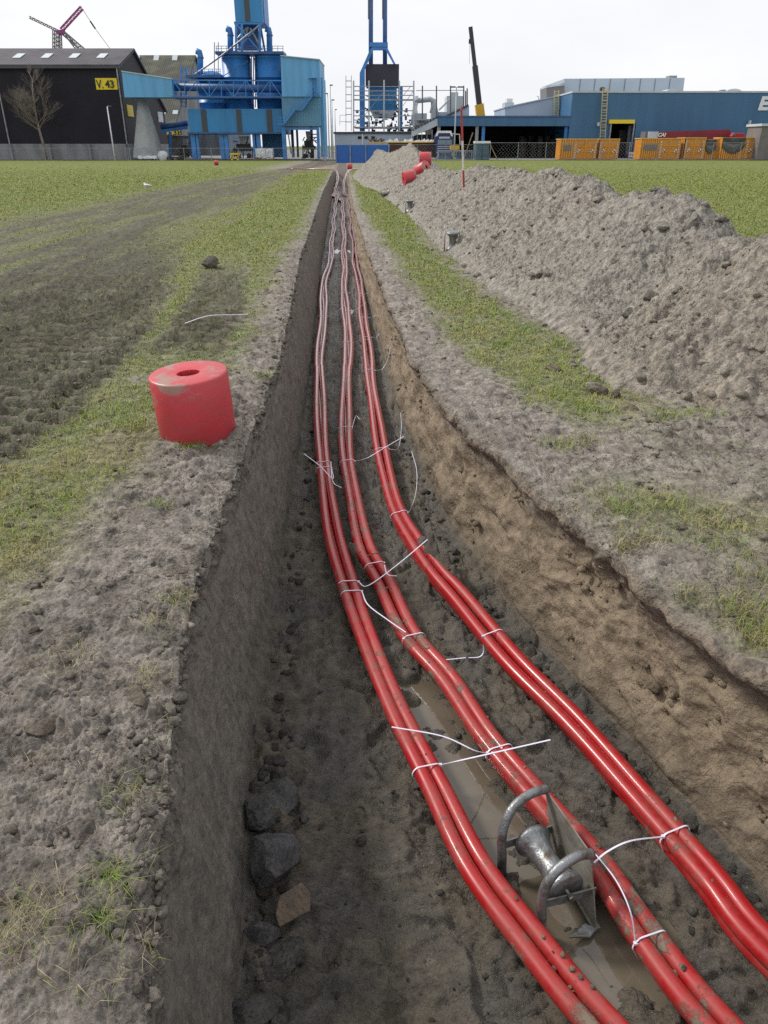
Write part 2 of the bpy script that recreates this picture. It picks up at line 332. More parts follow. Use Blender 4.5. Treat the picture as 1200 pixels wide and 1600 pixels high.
def ground_material():
    m = bpy.data.materials.new('soil'); m.use_nodes = True; n = m.node_tree; b = n.nodes['Principled BSDF']; lk = n.links.new
    a = n.nodes.new('ShaderNodeAttribute'); a.attribute_name = 'tint'
    wt = n.nodes.new('ShaderNodeAttribute'); wt.attribute_name = 'wet'
    g = n.nodes.new('ShaderNodeNewGeometry')
    t = n.nodes.new('ShaderNodeTexNoise'); t.inputs['Scale'].default_value = 70; t.inputs['Detail'].default_value = 6; t.inputs['Roughness'].default_value = .72
    t2 = n.nodes.new('ShaderNodeTexNoise'); t2.inputs['Scale'].default_value = 14; t2.inputs['Detail'].default_value = 5
    for q in (t, t2): lk(g.outputs['Position'], q.inputs['Vector'])
    ad = n.nodes.new('ShaderNodeMath'); ad.operation = 'ADD'; lk(t.outputs['Fac'], ad.inputs[0]); lk(t2.outputs['Fac'], ad.inputs[1])
    mr = n.nodes.new('ShaderNodeMapRange'); mr.inputs[1].default_value = .78; mr.inputs[2].default_value = 1.22; mr.inputs[3].default_value = .5; mr.inputs[4].default_value = 1.5
    lk(ad.outputs[0], mr.inputs[0])
    ct = n.nodes.new('ShaderNodeAttribute'); ct.attribute_name = 'cut'; fl = n.nodes.new('ShaderNodeMapRange'); fl.inputs[3].default_value = 0; fl.inputs[4].default_value = .68; lk(ct.outputs['Fac'], fl.inputs[0])
    m1 = n.nodes.new('ShaderNodeMix'); m1.data_type = 'FLOAT'; m1.inputs[3].default_value = 1; lk(fl.outputs[0], m1.inputs[0]); lk(mr.outputs[0], m1.inputs[2])
    mu = n.nodes.new('ShaderNodeVectorMath'); mu.operation = 'SCALE'; lk(a.outputs['Color'], mu.inputs[0]); lk(m1.outputs[0], mu.inputs['Scale'])
    bs = n.nodes.new('ShaderNodeMapRange'); bs.inputs[3].default_value = .8; bs.inputs[4].default_value = .22; lk(ct.outputs['Fac'], bs.inputs[0])
    lk(mu.outputs[0], b.inputs['Base Color'])
    r = n.nodes.new('ShaderNodeMapRange'); r.inputs[3].default_value = .95; r.inputs[4].default_value = .30; lk(wt.outputs['Fac'], r.inputs[0]); lk(r.outputs[0], b.inputs['Roughness'])
    b.inputs['Specular IOR Level'].default_value = .35
    bp = n.nodes.new('ShaderNodeBump'); bp.inputs['Strength'].default_value = .75; bp.inputs['Distance'].default_value = .022; lk(t.outputs['Fac'], bp.inputs['Height'])
    vo = n.nodes.new('ShaderNodeTexVoronoi'); vo.feature = 'DISTANCE_TO_EDGE'; vo.inputs['Scale'].default_value = 13
    wn = n.nodes.new('ShaderNodeTexNoise'); wn.inputs['Scale'].default_value = 9; wn.inputs['Detail'].default_value = 3; lk(g.outputs['Position'], wn.inputs['Vector'])
    wa = n.nodes.new('ShaderNodeVectorMath'); wa.operation = 'MULTIPLY_ADD'; wa.inputs[1].default_value = (.14, .14, .14); lk(wn.outputs['Color'], wa.inputs[0]); lk(g.outputs['Position'], wa.inputs[2]); lk(wa.outputs[0], vo.inputs['Vector'])
    cr = n.nodes.new('ShaderNodeMapRange'); cr.inputs[1].default_value = .0; cr.inputs[2].default_value = .10; lk(vo.outputs['Distance'], cr.inputs[0])
    mk = n.nodes.new('ShaderNodeTexNoise'); mk.inputs['Scale'].default_value = 2.3; lk(g.outputs['Position'], mk.inputs['Vector'])
    mm = n.nodes.new('ShaderNodeMapRange'); mm.inputs[1].default_value = .45; mm.inputs[2].default_value = .62; mm.inputs[4].default_value = .8; lk(mk.outputs['Fac'], mm.inputs[0])
    cm = n.nodes.new('ShaderNodeMix'); cm.data_type = 'FLOAT'; cm.inputs[2].default_value = 1; nc = n.nodes.new('ShaderNodeMath'); nc.operation = 'MULTIPLY_ADD'; nc.inputs[1].default_value = -1; nc.inputs[2].default_value = 1; lk(ct.outputs['Fac'], nc.inputs[0]); mc_ = n.nodes.new('ShaderNodeMath'); mc_.operation = 'MULTIPLY'; lk(mm.outputs[0], mc_.inputs[0]); lk(nc.outputs[0], mc_.inputs[1]); lk(mc_.outputs[0], cm.inputs[0]); lk(cr.outputs[0], cm.inputs[3])
    b2 = n.nodes.new('ShaderNodeBump'); b2.inputs['Strength'].default_value = .8; b2.inputs['Distance'].default_value = .012; lk(cm.outputs[0], b2.inputs['Height'])
    t3_ = n.nodes.new('ShaderNodeTexNoise'); t3_.inputs['Scale'].default_value = 24; t3_.inputs['Detail'].default_value = 4; lk(g.outputs['Position'], t3_.inputs['Vector'])
    b3 = n.nodes.new('ShaderNodeBump'); lk(bs.outputs[0], b3.inputs['Strength']); b3.inputs['Distance'].default_value = .04; lk(t3_.outputs['Fac'], b3.inputs['Height'])
    lk(b2.outputs[0], b3.inputs['Normal']); lk(b3.outputs[0], bp.inputs['Normal'])
    lk(bp.outputs[0], b.inputs['Normal'])
    return m
SOIL = ground_material()
FP = 739.0
def rows(y0, y1, k, dmin, dmax, h=CZ):
    ys = [y0]
    while ys[-1] < y1: ys.append(ys[-1] + min(max(k*(ys[-1]**2+h*h)/(FP*h), dmin), dmax))
    return np.array(ys)
PUD = [(.21,2.93,.16,.20),(.36,2.45,.16,.22),(.47,2.20,.13,.16),(.68,1.80,.16,.17),(.76,1.60,.20,.13),(.98,1.75,.10,.10),(-1.22,21.2,.4,.5),(-.6,13.0,.1,.3)]
ROOT_BUMP = [(.335,4.30,.060,.27,.21),(-.205,4.42,.035,.10,.11),(.42,4.05,.07,.10,.06),(-.46,2.22,.10,.12,.10),(-.44,1.95,.10,.10,.06)]
def floor_h(x, y):
    h = .014*fb(x, y, 21, 2.2, 3) + .012*fb(x, y, 23, 7, 3, .6) + .009*fb(x, y, 27, 22, 3, .6) + .005*fb(x, y, 29, 60, 2, .6)
    h = h + .030*(bil(x, y, 34, 5.5, 2)-.6) + .020*(bil(x, y, 35, 16, 3, .6)-.6)*ss(-1, .6, fb(x, y, 36, 2.5, 2))
    h = h - .028*ss(.62, .9, 1-bil(x, y, 37, 2.6, 1))
    for cx, cy, a, b in PUD: h = h - .045*gs(x, y, cx, cy, a*1.15, b*1.15)
    for cx, cy, r, ry, a in ROOT_BUMP: h = h + a*gs(x + .42*(y-cy), y, cx, cy, r, ry)*(1+.5*fb(x, y, 2, 20, 2))
    return h
def build_ground():
    ys = np.concatenate([np.arange(-6, .55, .12), rows(.6, 125, 1.15, .0065, 1.5), np.geomspace(130, 1500, 14)])
    R = len(ys); y = ys[:, None]; zc = np.maximum(y*CP + 1.7*SP, 1.2)
    lL, lR, fL, fR, dp = lipL(y), lipR(y), flL(y), flR(y), depth(y)
    a_f = np.linspace(0, .62, 330)[1:]; a_c = np.geomspace(.03, 60, 26)
    eL = np.concatenate([zc*a_f[None], zc*.62 + np.maximum(zc, 9)*a_c[None]], 1)[:, ::-1]
    a_r = np.linspace(0, .60, 350)[1:]
    eR = np.concatenate([zc*a_r[None], zc*.60 + np.maximum(zc, 9)*a_c[None]], 1)
    tw = (np.linspace(0, 1, 90)**1.15)[None]; tf = np.linspace(0, 1, 150)[None][:, 1:-1]
    yy = lambda A: np.broadcast_to(y, A.shape)
    # left field
    XL = lL - eL; YL = yy(XL); ZL = field_h(XL, YL)
    t, t2, t3 = tracks(XL, YL)
    rw = np.sin(YL*2*math.pi/.21 + 1.3*fb(XL, YL, 0, 1.1, 2) + 1.5*np.sign(np.sin(XL*9))); ribs = .050*rw*np.clip(t2+t3+.5*t, 0, 1)*ss(14, 9, YL)*ss(-.9, .0, fb(XL, YL, 3, 2, 2))
    ruts = -.03*t*(1+1.2*fb(XL*2.2, YL*.25, 6, 1, 3)) ; ZL = ZL + ribs + ruts - .015*t2
    rough = ss(1.4, .3, eL)
    ZL = ZL + rough*(.020*fb(XL, YL, 40, 5, 4, .6) + .008*fb(XL, YL, 41, 30, 3, .6, ridge=True)) - (lipdrop(eL) + .025*np.exp(-eL/.07))*(1+.4*fb(XL, YL, 0, 6, 2))
    gL = grass_mask(XL, YL); gL = gL*(1-.5*np.clip(-rw, 0, 1)*np.clip(t2+t3, 0, 1)*ss(14, 9, YL)); ZL = ZL + crumble(XL, YL, gL, tracks(XL, YL)[0]); cL = field_col(XL, YL, gL, ZL)
    # right field
    XR = lR + eR; YR = yy(XR); ZR = field_h(XR, YR)
    rough = ss(1.6, .3, eR)*ss(9, 4, YR)*.9 + .3*ss(.8, .2, eR)
    ZR = ZR + rough*(.028*fb(XR, YR, 50, 3, 4, .6) + .012*fb(XR, YR, 51, 28, 3, .6, ridge=True)) - lipdrop(eR)*(1+.4*fb(XR, YR, 0, 5, 2))
    gR = grass_mask(XR, YR); ZR = ZR + crumble(XR, YR, gR, 0); cR = field_col(XR, YR, gR, ZR)
    # floor
    XF = fL + (fR-fL)*tf; YF = yy(XF); live = dp/.85
    edge = np.minimum(tf, 1-tf)*(fR-fL)
    ZF = -dp + floor_h(XF, YF)*live + .035*np.exp(-edge/.04)*live*(1+.8*fb(XF, YF, 3, 6, 3))
    n = fb(XF, YF, 60, 2.5, 4, .6)[..., None]; n3 = fb(XF, YF, 61, 18, 3, .6)[..., None]
    k = ss(-.5, .5, n); cF = (np.array([.108,.092,.069])*(1-k) + np.array([.085,.078,.068])*k)*(1+.2*n3)
    cF = cF*(1+.25*ss(5, 12, YF)[..., None])
    # walls
    def facet(a, z, sd):
        q = a*2.1 + .35*fb(a, z*.5, sd, 1.2, 2); k = np.floor(q); f = q-k; h0 = np.sin(k*12.9898+sd)*43758.5; h1 = np.sin((k+1)*12.9898+sd)*43758.5
        h0 = (h0-np.floor(h0))*2-1; h1 = (h1-np.floor(h1))*2-1; return h0 + (h1-h0)*ss(.82, 1, f)
    def wall(top, bot, zt, sgn):
        t_ = tw; X = top + (bot-top)*t_; Y_ = yy(X); Z = zt*(1-t_) + (-dp + .035*live)*t_
        big = fb(Y_, Z, sgn*7, .9, 3); med = fb(Y_, Z, sgn*11, 3.5, 4, .6); fin = fb(Y_, Z, sgn*13, 22, 3, .65); st = fb(Y_*2.2, Z*.28, sgn*17, 6, 4, .6)
        env = live*ss(1.02, .9, t_)*(.35+.65*ss(0, .12, t_))
        if sgn > 0:  # right wall faces -x ; rougher
            gou = ss(.3, .7, fb(Y_, Z, 31, 2.6, 3, .5, ridge=True))
            clump = ss(-.2, .9, fb(Y_, Z, 46, 1.7, 3)); D = env*(.050*(bil(Y_, Z, 47, 1.8, 2)-.6) + .022*(bil(Y_+.5*Z, Z-.5*Y_, 58, 4.5, 3)-.6) + clump*(.045*(bil(Y_, Z*1.3+Y_*.4, 48, 6, 3, .5)-.6) + .012*(bil(Y_, Z, 49, 24, 2)-.6)) + .035*ss(.5, 1.25, fb(Y_, Z, 66, 2.4, 3)) + .014*ss(.3, .9, fb(Y_, Z, 69, 9, 2))*clump + .020*big + .018*med + .003*fin + .004*st + facet(Y_*1.0+.35*Z, Z, 3)*.016)
            D = D - .018*live*ss(.30, .08, t_)*ss(0, .04, t_)*(.5+.7*fb(Y_, Z*.3, 44, 2.4, 3)) - live*.08*gs(Y_, Z, 2.3, -.05, .4, .09)
            D = D + live*.05*ss(1., .6, t_)*ss(.06, .22, t_) - live*.025*ss(.12, .05, t_)*(bil(Y_, Z*.4, 59, 4.5, 3))
        else:
            D = -env*(.004*(bil(Y_, Z, 54, 14, 3, .6)-.6) + .016*big + .006*med + .003*fin + .011*st + facet(Y_, Z, 9)*.016) - .03*live*np.exp(-t_/.05)*ss(0, .01, t_) - env*ss(.28, .08, t_)*.035*(bil(Y_, Z, 57, 7, 3)-.5)
            D = D + .03*live*ss(.16, .03, t_)*ss(0, .02, t_)*(.4+.7*fb(Y_, Z*.3, 45, 3, 3)) - .04*live*gs(Y_, Z, 3.55, -.12, .12, .1) 
        return X + D, Y_, Z, med[..., None], fin[..., None], st[..., None], big[..., None], t_[..., None]
    XWL, YWL, ZWL, med, fin, st, big, t_ = wall(lL, fL, ZL[:, -1:], -1)
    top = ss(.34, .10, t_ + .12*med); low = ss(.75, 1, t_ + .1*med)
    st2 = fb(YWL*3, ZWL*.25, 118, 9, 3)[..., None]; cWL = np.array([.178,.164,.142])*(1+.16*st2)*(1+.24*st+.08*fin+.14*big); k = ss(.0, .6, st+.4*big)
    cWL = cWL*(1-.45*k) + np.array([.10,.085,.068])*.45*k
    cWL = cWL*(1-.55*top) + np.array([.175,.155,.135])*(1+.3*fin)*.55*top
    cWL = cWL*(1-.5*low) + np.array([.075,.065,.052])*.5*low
    XWR, YWR, ZWR, med, fin, st, big, t_ = wall(lR, fR, ZR[:, :1], 1)
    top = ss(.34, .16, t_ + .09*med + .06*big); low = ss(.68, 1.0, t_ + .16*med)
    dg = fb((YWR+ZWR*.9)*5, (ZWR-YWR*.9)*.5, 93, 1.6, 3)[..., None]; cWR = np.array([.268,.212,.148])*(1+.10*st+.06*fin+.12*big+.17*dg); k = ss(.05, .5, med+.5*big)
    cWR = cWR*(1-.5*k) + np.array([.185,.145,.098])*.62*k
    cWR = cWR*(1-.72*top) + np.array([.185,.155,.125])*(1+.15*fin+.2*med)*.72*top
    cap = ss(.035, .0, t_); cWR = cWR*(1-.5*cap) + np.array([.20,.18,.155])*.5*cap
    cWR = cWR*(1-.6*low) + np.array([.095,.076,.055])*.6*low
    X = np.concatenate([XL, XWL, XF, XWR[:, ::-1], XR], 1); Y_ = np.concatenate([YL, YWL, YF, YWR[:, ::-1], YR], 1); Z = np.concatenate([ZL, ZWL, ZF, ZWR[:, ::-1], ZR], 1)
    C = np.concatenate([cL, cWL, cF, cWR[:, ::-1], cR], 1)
    wetF = np.clip(.55 + .8*ss(.02, -.03, ZF+.85)*(live) + .4*n[..., 0], 0, 1)*live
    Wt = np.concatenate([np.zeros_like(XL), .15*np.ones_like(XWL), wetF, np.broadcast_to(.05+.35*tw[:, ::-1], XWR.shape), np.zeros_like(XR)], 1)
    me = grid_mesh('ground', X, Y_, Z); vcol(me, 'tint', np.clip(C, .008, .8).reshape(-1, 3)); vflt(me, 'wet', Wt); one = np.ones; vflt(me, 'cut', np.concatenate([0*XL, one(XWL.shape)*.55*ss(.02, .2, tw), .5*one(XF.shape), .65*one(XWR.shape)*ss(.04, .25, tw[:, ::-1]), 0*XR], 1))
    o = link_mesh('ground', me, SOIL); o['kind'] = 'structure'; return o
build_ground()
# ------------------------------------------------------------------ heaps of soil
def heap_field(x, y, kind):
    n0 = fb(x, y, 70, .55, 2); n1 = fb(x, y, 71, 1.5, 4, .55)
    if kind == 'long':
        xf = heap_foot(y); hc = ip(y, [(5.3,.0),(6,.42),(7,.85),(8,1.15),(9.3,1.25),(10.6,1.06),(12,1.30),(14,1.38),(15.6,1.2),(17,1.28),(20,1.22),(24,1.02),(28,.88),(30,.98),(32,1.05),(34,.6),(36,0)])
        wl = ip(y, [(5,1.3),(9,1.75),(14,1.9),(36,1.7)]); wr = wl*.9
        u = (x + .10*n1 - (xf+wl))
        s = np.where(u < 0, 1 + u/wl, 1 - u/wr); h = hc*np.clip(s, -.4, 1)
        h = np.where(s > .82, hc*(.82 + .18*np.sin((np.clip(s, .82, 1)-.82)/.18*math.pi/2)*.75), h)
    elif kind == 'near':
        cx, cy = 3.75, 6.15; d = np.sqrt((np.where(x > cx, (x-cx)*.55, x-cx)/2.05)**2 + ((y-cy)/1.7)**2) + .09*n1 + .06*n0
        h = 1.42*np.clip(1-d, -.3, 1); h = np.where(h > 1.0, 1.0+(h-1.0)*.5, h)
    else:
        xf = heap_foot(y) + .1; hc = ip(y, [(33,0),(35,.8),(37,1.35),(40,1.75),(42,1.45),(44,1.30),(46,1.45),(49,.9),(52,0)])
        xc = ip(y, [(33,1.8),(40,1.3),(46,-.3),(52,-1.2)]); wl = np.maximum(xc-xf, .8)
        u = x + .12*n1 - xc; s = np.where(u < 0, 1+u/wl, 1-u/2.2); h = hc*np.clip(s, -.4, 1)
    return h
def heap_h(x, y, kind):
    h = heap_field(x, y, kind); on = ss(-.05, .25, h)
    lump = fb(x, y, 72, 2.6, 3, .55, ridge=True)
    r = .10*fb(x, y, 73, 1.1, 3) + .04*fb(x, y, 74, 4.0, 3, .6) + .03*lump + .030*np.abs(fb(x, y, 75, 9, 3, .65)) + .016*np.abs(fb(x, y, 76, 27, 3, .65))
    rill = .025*fb(x*.8+y*.35, y*1.8, 77, 1.9, 3)
    if kind != 'near': r = r - .12*gs(x, y, 2.75, 6.35, .35, .25)
    r = r + .06*(bil(x*.9+y*.4, y, 78, 2.6, 2)-.6) + .042*(bil(x, y, 79, 7.5, 3, .6)-.6) + .020*(bil(x, y, 82, 24, 2, .7)-.6)
    pk_ = -.16*gs(x, y, 2.55, 6.5, .28, .2) - .10*gs(x, y, 2.15, 7.3, .3, .35) - .26*gs(x, y, 3.15, 7.85, .7, .38)
    return h + (r+rill+pk_)*on*.95 + (on-1)*.05
def build_heap(name, kind, y0, y1, label, k=1.25):
    ys = np.geomspace(y0, y1, {'long': 1000, 'near': 520, 'far': 300}[kind])
    y = ys[:, None]; xf = heap_foot(y)
    if kind == 'near': u = np.linspace(1.2, 8.4, 420)[None]; X = np.broadcast_to(u, (len(ys), 420)).copy()
    elif kind == 'far': X = xf - .5 + np.linspace(0, 5.6, 200)[None]
    else: X = xf - .6 + (np.linspace(0, 1, 400)**1.1)[None]*4.6
    Y_ = np.broadcast_to(y, X.shape); Z = heap_h(X, Y_, kind)
    n = fb(X, Y_, 80, 1.3, 4, .6)[..., None]; n3 = fb(X, Y_, 81, 13, 3, .7)[..., None]; n5 = fb(X, Y_, 83, 3.3, 3)[..., None]
    c = np.array([.235,.213,.182])*(1+.22*n3+.08*n); k_ = ss(.3, .9, n5-.2*n); c = c*(1-.4*k_) + np.array([.15,.132,.11])*.4*k_
    k2 = ss(.2, .6, n); warm = np.array([.27,.22,.16]); wf = .40 if kind == 'near' else .25
    c = c*(1-wf*k2) + warm*wf*k2
    if kind == 'near': c = c*np.array([1.04, 1.0, .96])
    c = c*np.array([1.13, 1.15, 1.17])
    me = grid_mesh(name, X, Y_, Z, keep=Z > -.035); vcol(me, 'tint', c.reshape(-1, 3)); vflt(me, 'wet', np.zeros(X.size))
    o = link_mesh(name, me, SOIL); return tag(o, label, 'soil heap', 'heaps of dug out soil along the trench')
build_heap('soil_heap', 'long', 5.0, 36.2, 'long ridge of grey crumbly soil along the right of the trench, carrying the red rolls')
build_heap('soil_heap', 'near', 3.3, 8.4, 'beige sandy soil heap nearest the camera at the right edge')
build_heap('soil_heap', 'far', 33, 52.5, 'tallest twin peaked soil heap at the far end, in front of the blue hoarding')
# ------------------------------------------------------------------ water in the trench
WATER = mat('murky_water', (.115,.095,.068), .03, spec=.7, col2=(.14,.12,.09), vscale=3, bump=.06, bscale=10)
pts = [(.06,3.3),(.02,2.9),(.16,2.5),(.28,2.1),(.45,1.7),(.62,1.3),(1.15,1.3),(1.12,1.6),(.98,2.0),(.72,2.4),(.48,2.9),(.30,3.3)]
me = bpy.data.meshes.new('puddle'); me.from_pydata([(x_, y_, -.878) for x_, y_ in pts[::-1]], [], [tuple(range(len(pts)))]); o = link_mesh('puddle', me, WATER); o['kind'] = 'structure'
for i, (cx, cy, a, b) in list(enumerate(PUD))[6:]:
    n_ = 28; pts = []
    for k in range(n_):
        t = 2*math.pi*k/n_; q = 1.55*(1+.12*math.sin(3*t+i))
        pts.append((cx+a*q*math.cos(t), cy+b*q*math.sin(t), -.8800 - .0015*i))
    me = bpy.data.meshes.new('puddle'); me.from_pydata(pts, [], [tuple(range(n_))]); o = link_mesh('puddle', me, WATER); o['kind'] = 'structure'
# ------------------------------------------------------------------ grass blades (nobody could count them)
TUFTS = [(350,850,70,.03,0),(285,935,120,.06,.6),(250,975,60,.04,.8),(175,1370,90,.03,.1),(160,1440,60,.025,.1),(235,1480,50,.04,.7),(60,1420,160,.05,.8),(20,1480,200,.06,.7),(130,1540,60,.06,.8),(275,1140,40,.02,.4),
 (200,1240,60,.05,.6),(100,1030,90,.06,.7),(225,1060,70,.05,.8),(250,790,60,.04,.1),(300,700,120,.06,.1),(420,590,120,.08,.2),(880,700,220,.09,.5),(910,690,160,.08,.6),(760,690,80,.06,.7),(960,780,200,.09,.5),(1000,800,240,.09,.4),
 (1060,800,200,.10,.4),(1120,860,260,.09,.6),(1180,900,300,.09,.6),(1150,950,300,.07,.6),(1190,990,260,.06,.6),(1080,930,200,.06,.7),(1000,850,200,.07,.7),(960,860,160,.05,.9),(1120,1000,160,.04,.7),(1190,1030,160,.04,.6),(1230,960,300,.1,.6),(1100,650,120,.1,.2),(1040,650,120,.08,.2),(890,800,60,.04,.8)]
def sample_(n, y0, y1):
    y = y0*np.exp(rng.random(n)*math.log(y1/y0)); s_ = rng.random(n) < .5; w_ = rng.random(n)
    return np.where(s_, lipL(y)-.01-w_*2.2, lipR(y)+.01+w_*2.2), y
def build_grass():
    n = 620000
    yy = 1.2 + 0*rng.random(n); u = rng.random(n)
    # denser near the camera: pick y with density ~ 1/y between 1.4 and 45
    yy = 1.3*np.exp(u**.92*math.log(75/1.3)); zc = yy*CP + 1.7*SP
    xx = (rng.random(n)*1.24 - .62)*zc
    g = grass_mask(xx, yy); keep = rng.random(n) < (g**1.2)*np.where(yy < 4.6, .65, 1)*ss(75, 28, yy)
    keep &= ((xx < lipL(yy)-.02) | (xx > lipR(yy)+.02))
    for kd, lo in (('long', 5), ('near', 3.3)):
        keep &= ~((heap_field(xx, yy, kd) > .06) & (yy > lo) & (yy < 36.5) & (xx > 1.0-.06*yy))
    xx, yy, g = xx[keep], yy[keep], g[keep]; m = len(xx)
    tx, ty, ts = [], [], []
    for (px, py, cnt, rad, st_) in TUFTS:
        c_ = G(px, py, 0); tx.append(c_.x + rng.normal(size=cnt)*rad); ty.append(c_.y + rng.normal(size=cnt)*rad*.8); ts.append(np.full(cnt, st_))
    sx_, sy_ = sample_(8000, 1.1, 16); tx.append(sx_); ty.append(sy_); ts.append(np.full(len(sx_), 2.0))
    tx, ty, ts = map(np.concatenate, (tx, ty, ts)); ok = (tx < lipL(ty)-.0) | (tx > lipR(ty)+.0); tx, ty, ts = tx[ok], ty[ok], ts[ok]
    xx = np.r_[xx, tx]; yy = np.r_[yy, ty]; g = np.r_[g, np.full(len(tx), .0)]; sty = np.r_[np.full(m, -1.), ts]; m = len(xx)
    zc = yy*CP + 1.7*SP
    zz = field_h(xx, yy) - .012
    eL = lipL(yy)-xx; eR = xx-lipR(yy); e = np.where(eL > 0, eL, eR); zz = zz - lipdrop(e) + crumble(xx, yy, g, 0)*.9
    t, t2, t3 = tracks(xx, yy); zz = zz - .03*t*(xx < lipL(yy)) 
    cl = fb(xx, yy, 90, 5, 2)
    L = (.022 + .034*rng.random(m))*(1+.7*np.clip(cl, -.6, 1))*np.where(rng.random(m) < .03, 1.9, 1)*(.55+.45*g)
    wd = np.maximum(.0016, .62*zc/FP)*(.7+.6*rng.random(m)); L = np.maximum(L, wd*1.3)
    az = rng.random(m)*2*math.pi; lean = .35+.75*rng.random(m)
    tuf = (sty >= 0) & (sty < 1.5); L = np.where(tuf, .035+.055*rng.random(m), L); lean = np.where(tuf, .5+.9*rng.random(m), lean)
    lay = sty > 1.5; L = np.where(lay, .02+.07*rng.random(m)**2, L); lean = np.where(lay, 1.0, lean); flat_ = np.where(lay, .12, 1.0); zz = np.where(lay, zz+.012, zz); wd = np.where(sty >= 0, np.maximum(.0013, wd*.8), wd)
    dx, dy = np.cos(az), np.sin(az); px, py = -dy, dx
    base = np.stack([xx, yy, zz], -1); side = np.stack([px*wd, py*wd, 0*wd], -1)*.5
    mid = base + np.stack([dx*L*lean*.35, dy*L*lean*.35, L*.62*flat_], -1); tip = base + np.stack([dx*L*lean, dy*L*lean, L*(1.02-.35*lean)*flat_*.9], -1)
    V = np.stack([base-side, base+side, mid+side*.8, mid-side*.8, tip], 1).reshape(-1, 3).astype(np.float32)
    i0 = (np.arange(m)*5)[:, None]; q = (i0 + np.array([[0,1,2,3]])).astype(np.int32); tr = (i0 + np.array([[3,2,4]])).astype(np.int32)
    loops = np.concatenate([q, tr], 1).ravel(); me = bpy.data.meshes.new('grass'); me.vertices.add(len(V)); me.vertices.foreach_set('co', V.ravel())
    me.loops.add(len(loops)); me.loops.foreach_set('vertex_index', loops)
    st = np.stack([np.arange(m)*7, np.arange(m)*7+4], 1).ravel().astype(np.int32); tt = np.tile(np.array([4, 3], np.int32), m)
    me.polygons.add(2*m); me.polygons.foreach_set('loop_start', st); me.polygons.foreach_set('loop_total', tt); me.update(calc_edges=True)
    pal = np.array([[.11,.185,.022],[.17,.245,.03],[.22,.26,.045],[.29,.26,.085],[.30,.25,.14],[.13,.10,.065]])
    pr = np.clip(fb(xx, yy, 93, 1.6, 3)*1.0 + .25*rng.normal(size=m) + .15 + np.where((yy < 4.6), .35, 0), -1, 1)
    ix = np.clip(((pr+.75)/1.75*4.2).astype(int), 0, 4); ix = np.where(rng.random(m) < .06, 4, ix); ix = np.where(tuf, np.where(rng.random(m) < sty, np.where(rng.random(m) < .5, 4, 5), (rng.random(m)*3).astype(int)), ix); ix = np.where(lay, np.where(rng.random(m) < .5, 4, 5), ix)
    c = pal[ix]*(.9+.45*rng.random(m))[:, None]; vcol(me, 'tint', np.repeat(c, 5, 0))
    gm = bpy.data.materials.new('grass_blade'); gm.use_nodes = True; nn = gm.node_tree; b = nn.nodes['Principled BSDF']
    a = nn.nodes.new('ShaderNodeAttribute'); a.attribute_name = 'tint'; nn.links.new(a.outputs['Color'], b.inputs['Base Color']); b.inputs['Roughness'].default_value = .6
    b.inputs['Specular IOR Level'].default_value = .25
    o = link_mesh('grass', me, gm); tag(o, 'short green and straw coloured grass over the field', 'grass', kind='stuff')
    print('blades', m)
build_grass()
# ------------------------------------------------------------------ crumbs and clods
def ico():
    import bmesh
    bm = bmesh.new(); bmesh.ops.create_icosphere(bm, subdivisions=2, radius=1); v = np.array([p.co[:] for p in bm.verts]); f = np.array([[q.index for q in p.verts] for p in bm.faces]); bm.free(); return v, f
IV, IF = ico()
def clods(name, xs, ys, zs, rs, cols, label, lift=.25):
    m = len(xs); nv = len(IV); V = np.repeat(IV[None], m, 0)
    off = rng.random((m, 1, 3))*90; Q = V*1.3 + off
    d = 1 + .45*pn(Q[..., 0], Q[..., 1], Q[..., 2]) + .22*pn(Q[..., 0]*2.3, Q[..., 1]*2.3, Q[..., 2]*2.3)
    V = V*d[..., None]; sc = np.stack([.8+.6*rng.random(m), .8+.6*rng.random(m), .5+.35*rng.random(m)], -1)
    V = V*sc[:, None]; a = rng.random(m)*6.28; ca, sa = np.cos(a)[:, None], np.sin(a)[:, None]
    X = V[..., 0]*ca - V[..., 1]*sa; Y_ = V[..., 0]*sa + V[..., 1]*ca
    r = np.asarray(rs)[:, None]; X = X*r + np.asarray(xs)[:, None]; Y_ = Y_*r + np.asarray(ys)[:, None]; Z = V[..., 2]*r + (np.asarray(zs)+lift*np.asarray(rs))[:, None]
    W_ = np.stack([X, Y_, Z], -1).reshape(-1, 3).astype(np.float32); Fc = (IF[None] + (np.arange(m)*nv)[:, None, None]).reshape(-1, 3).astype(np.int32)
    me = bpy.data.meshes.new(name); me.vertices.add(len(W_)); me.vertices.foreach_set('co', W_.ravel()); me.loops.add(Fc.size); me.loops.foreach_set('vertex_index', Fc.ravel())
    me.polygons.add(len(Fc)); me.polygons.foreach_set('loop_start', np.arange(0, Fc.size, 3, dtype=np.int32)); me.polygons.foreach_set('loop_total', np.full(len(Fc), 3, np.int32))
    me.update(calc_edges=True); vcol(me, 'tint', np.repeat(np.asarray(cols), nv, 0)); vflt(me, 'wet', np.zeros(len(W_)))
    return tag(link_mesh(name, me, SOIL), label, 'soil clods', kind='stuff')
def sample(n, y0, y1, xfun, p=1.0):
    y = y0*np.exp(rng.random(n)**p*math.log(y1/y0)); x = xfun(y, rng.random(n)); return x, y
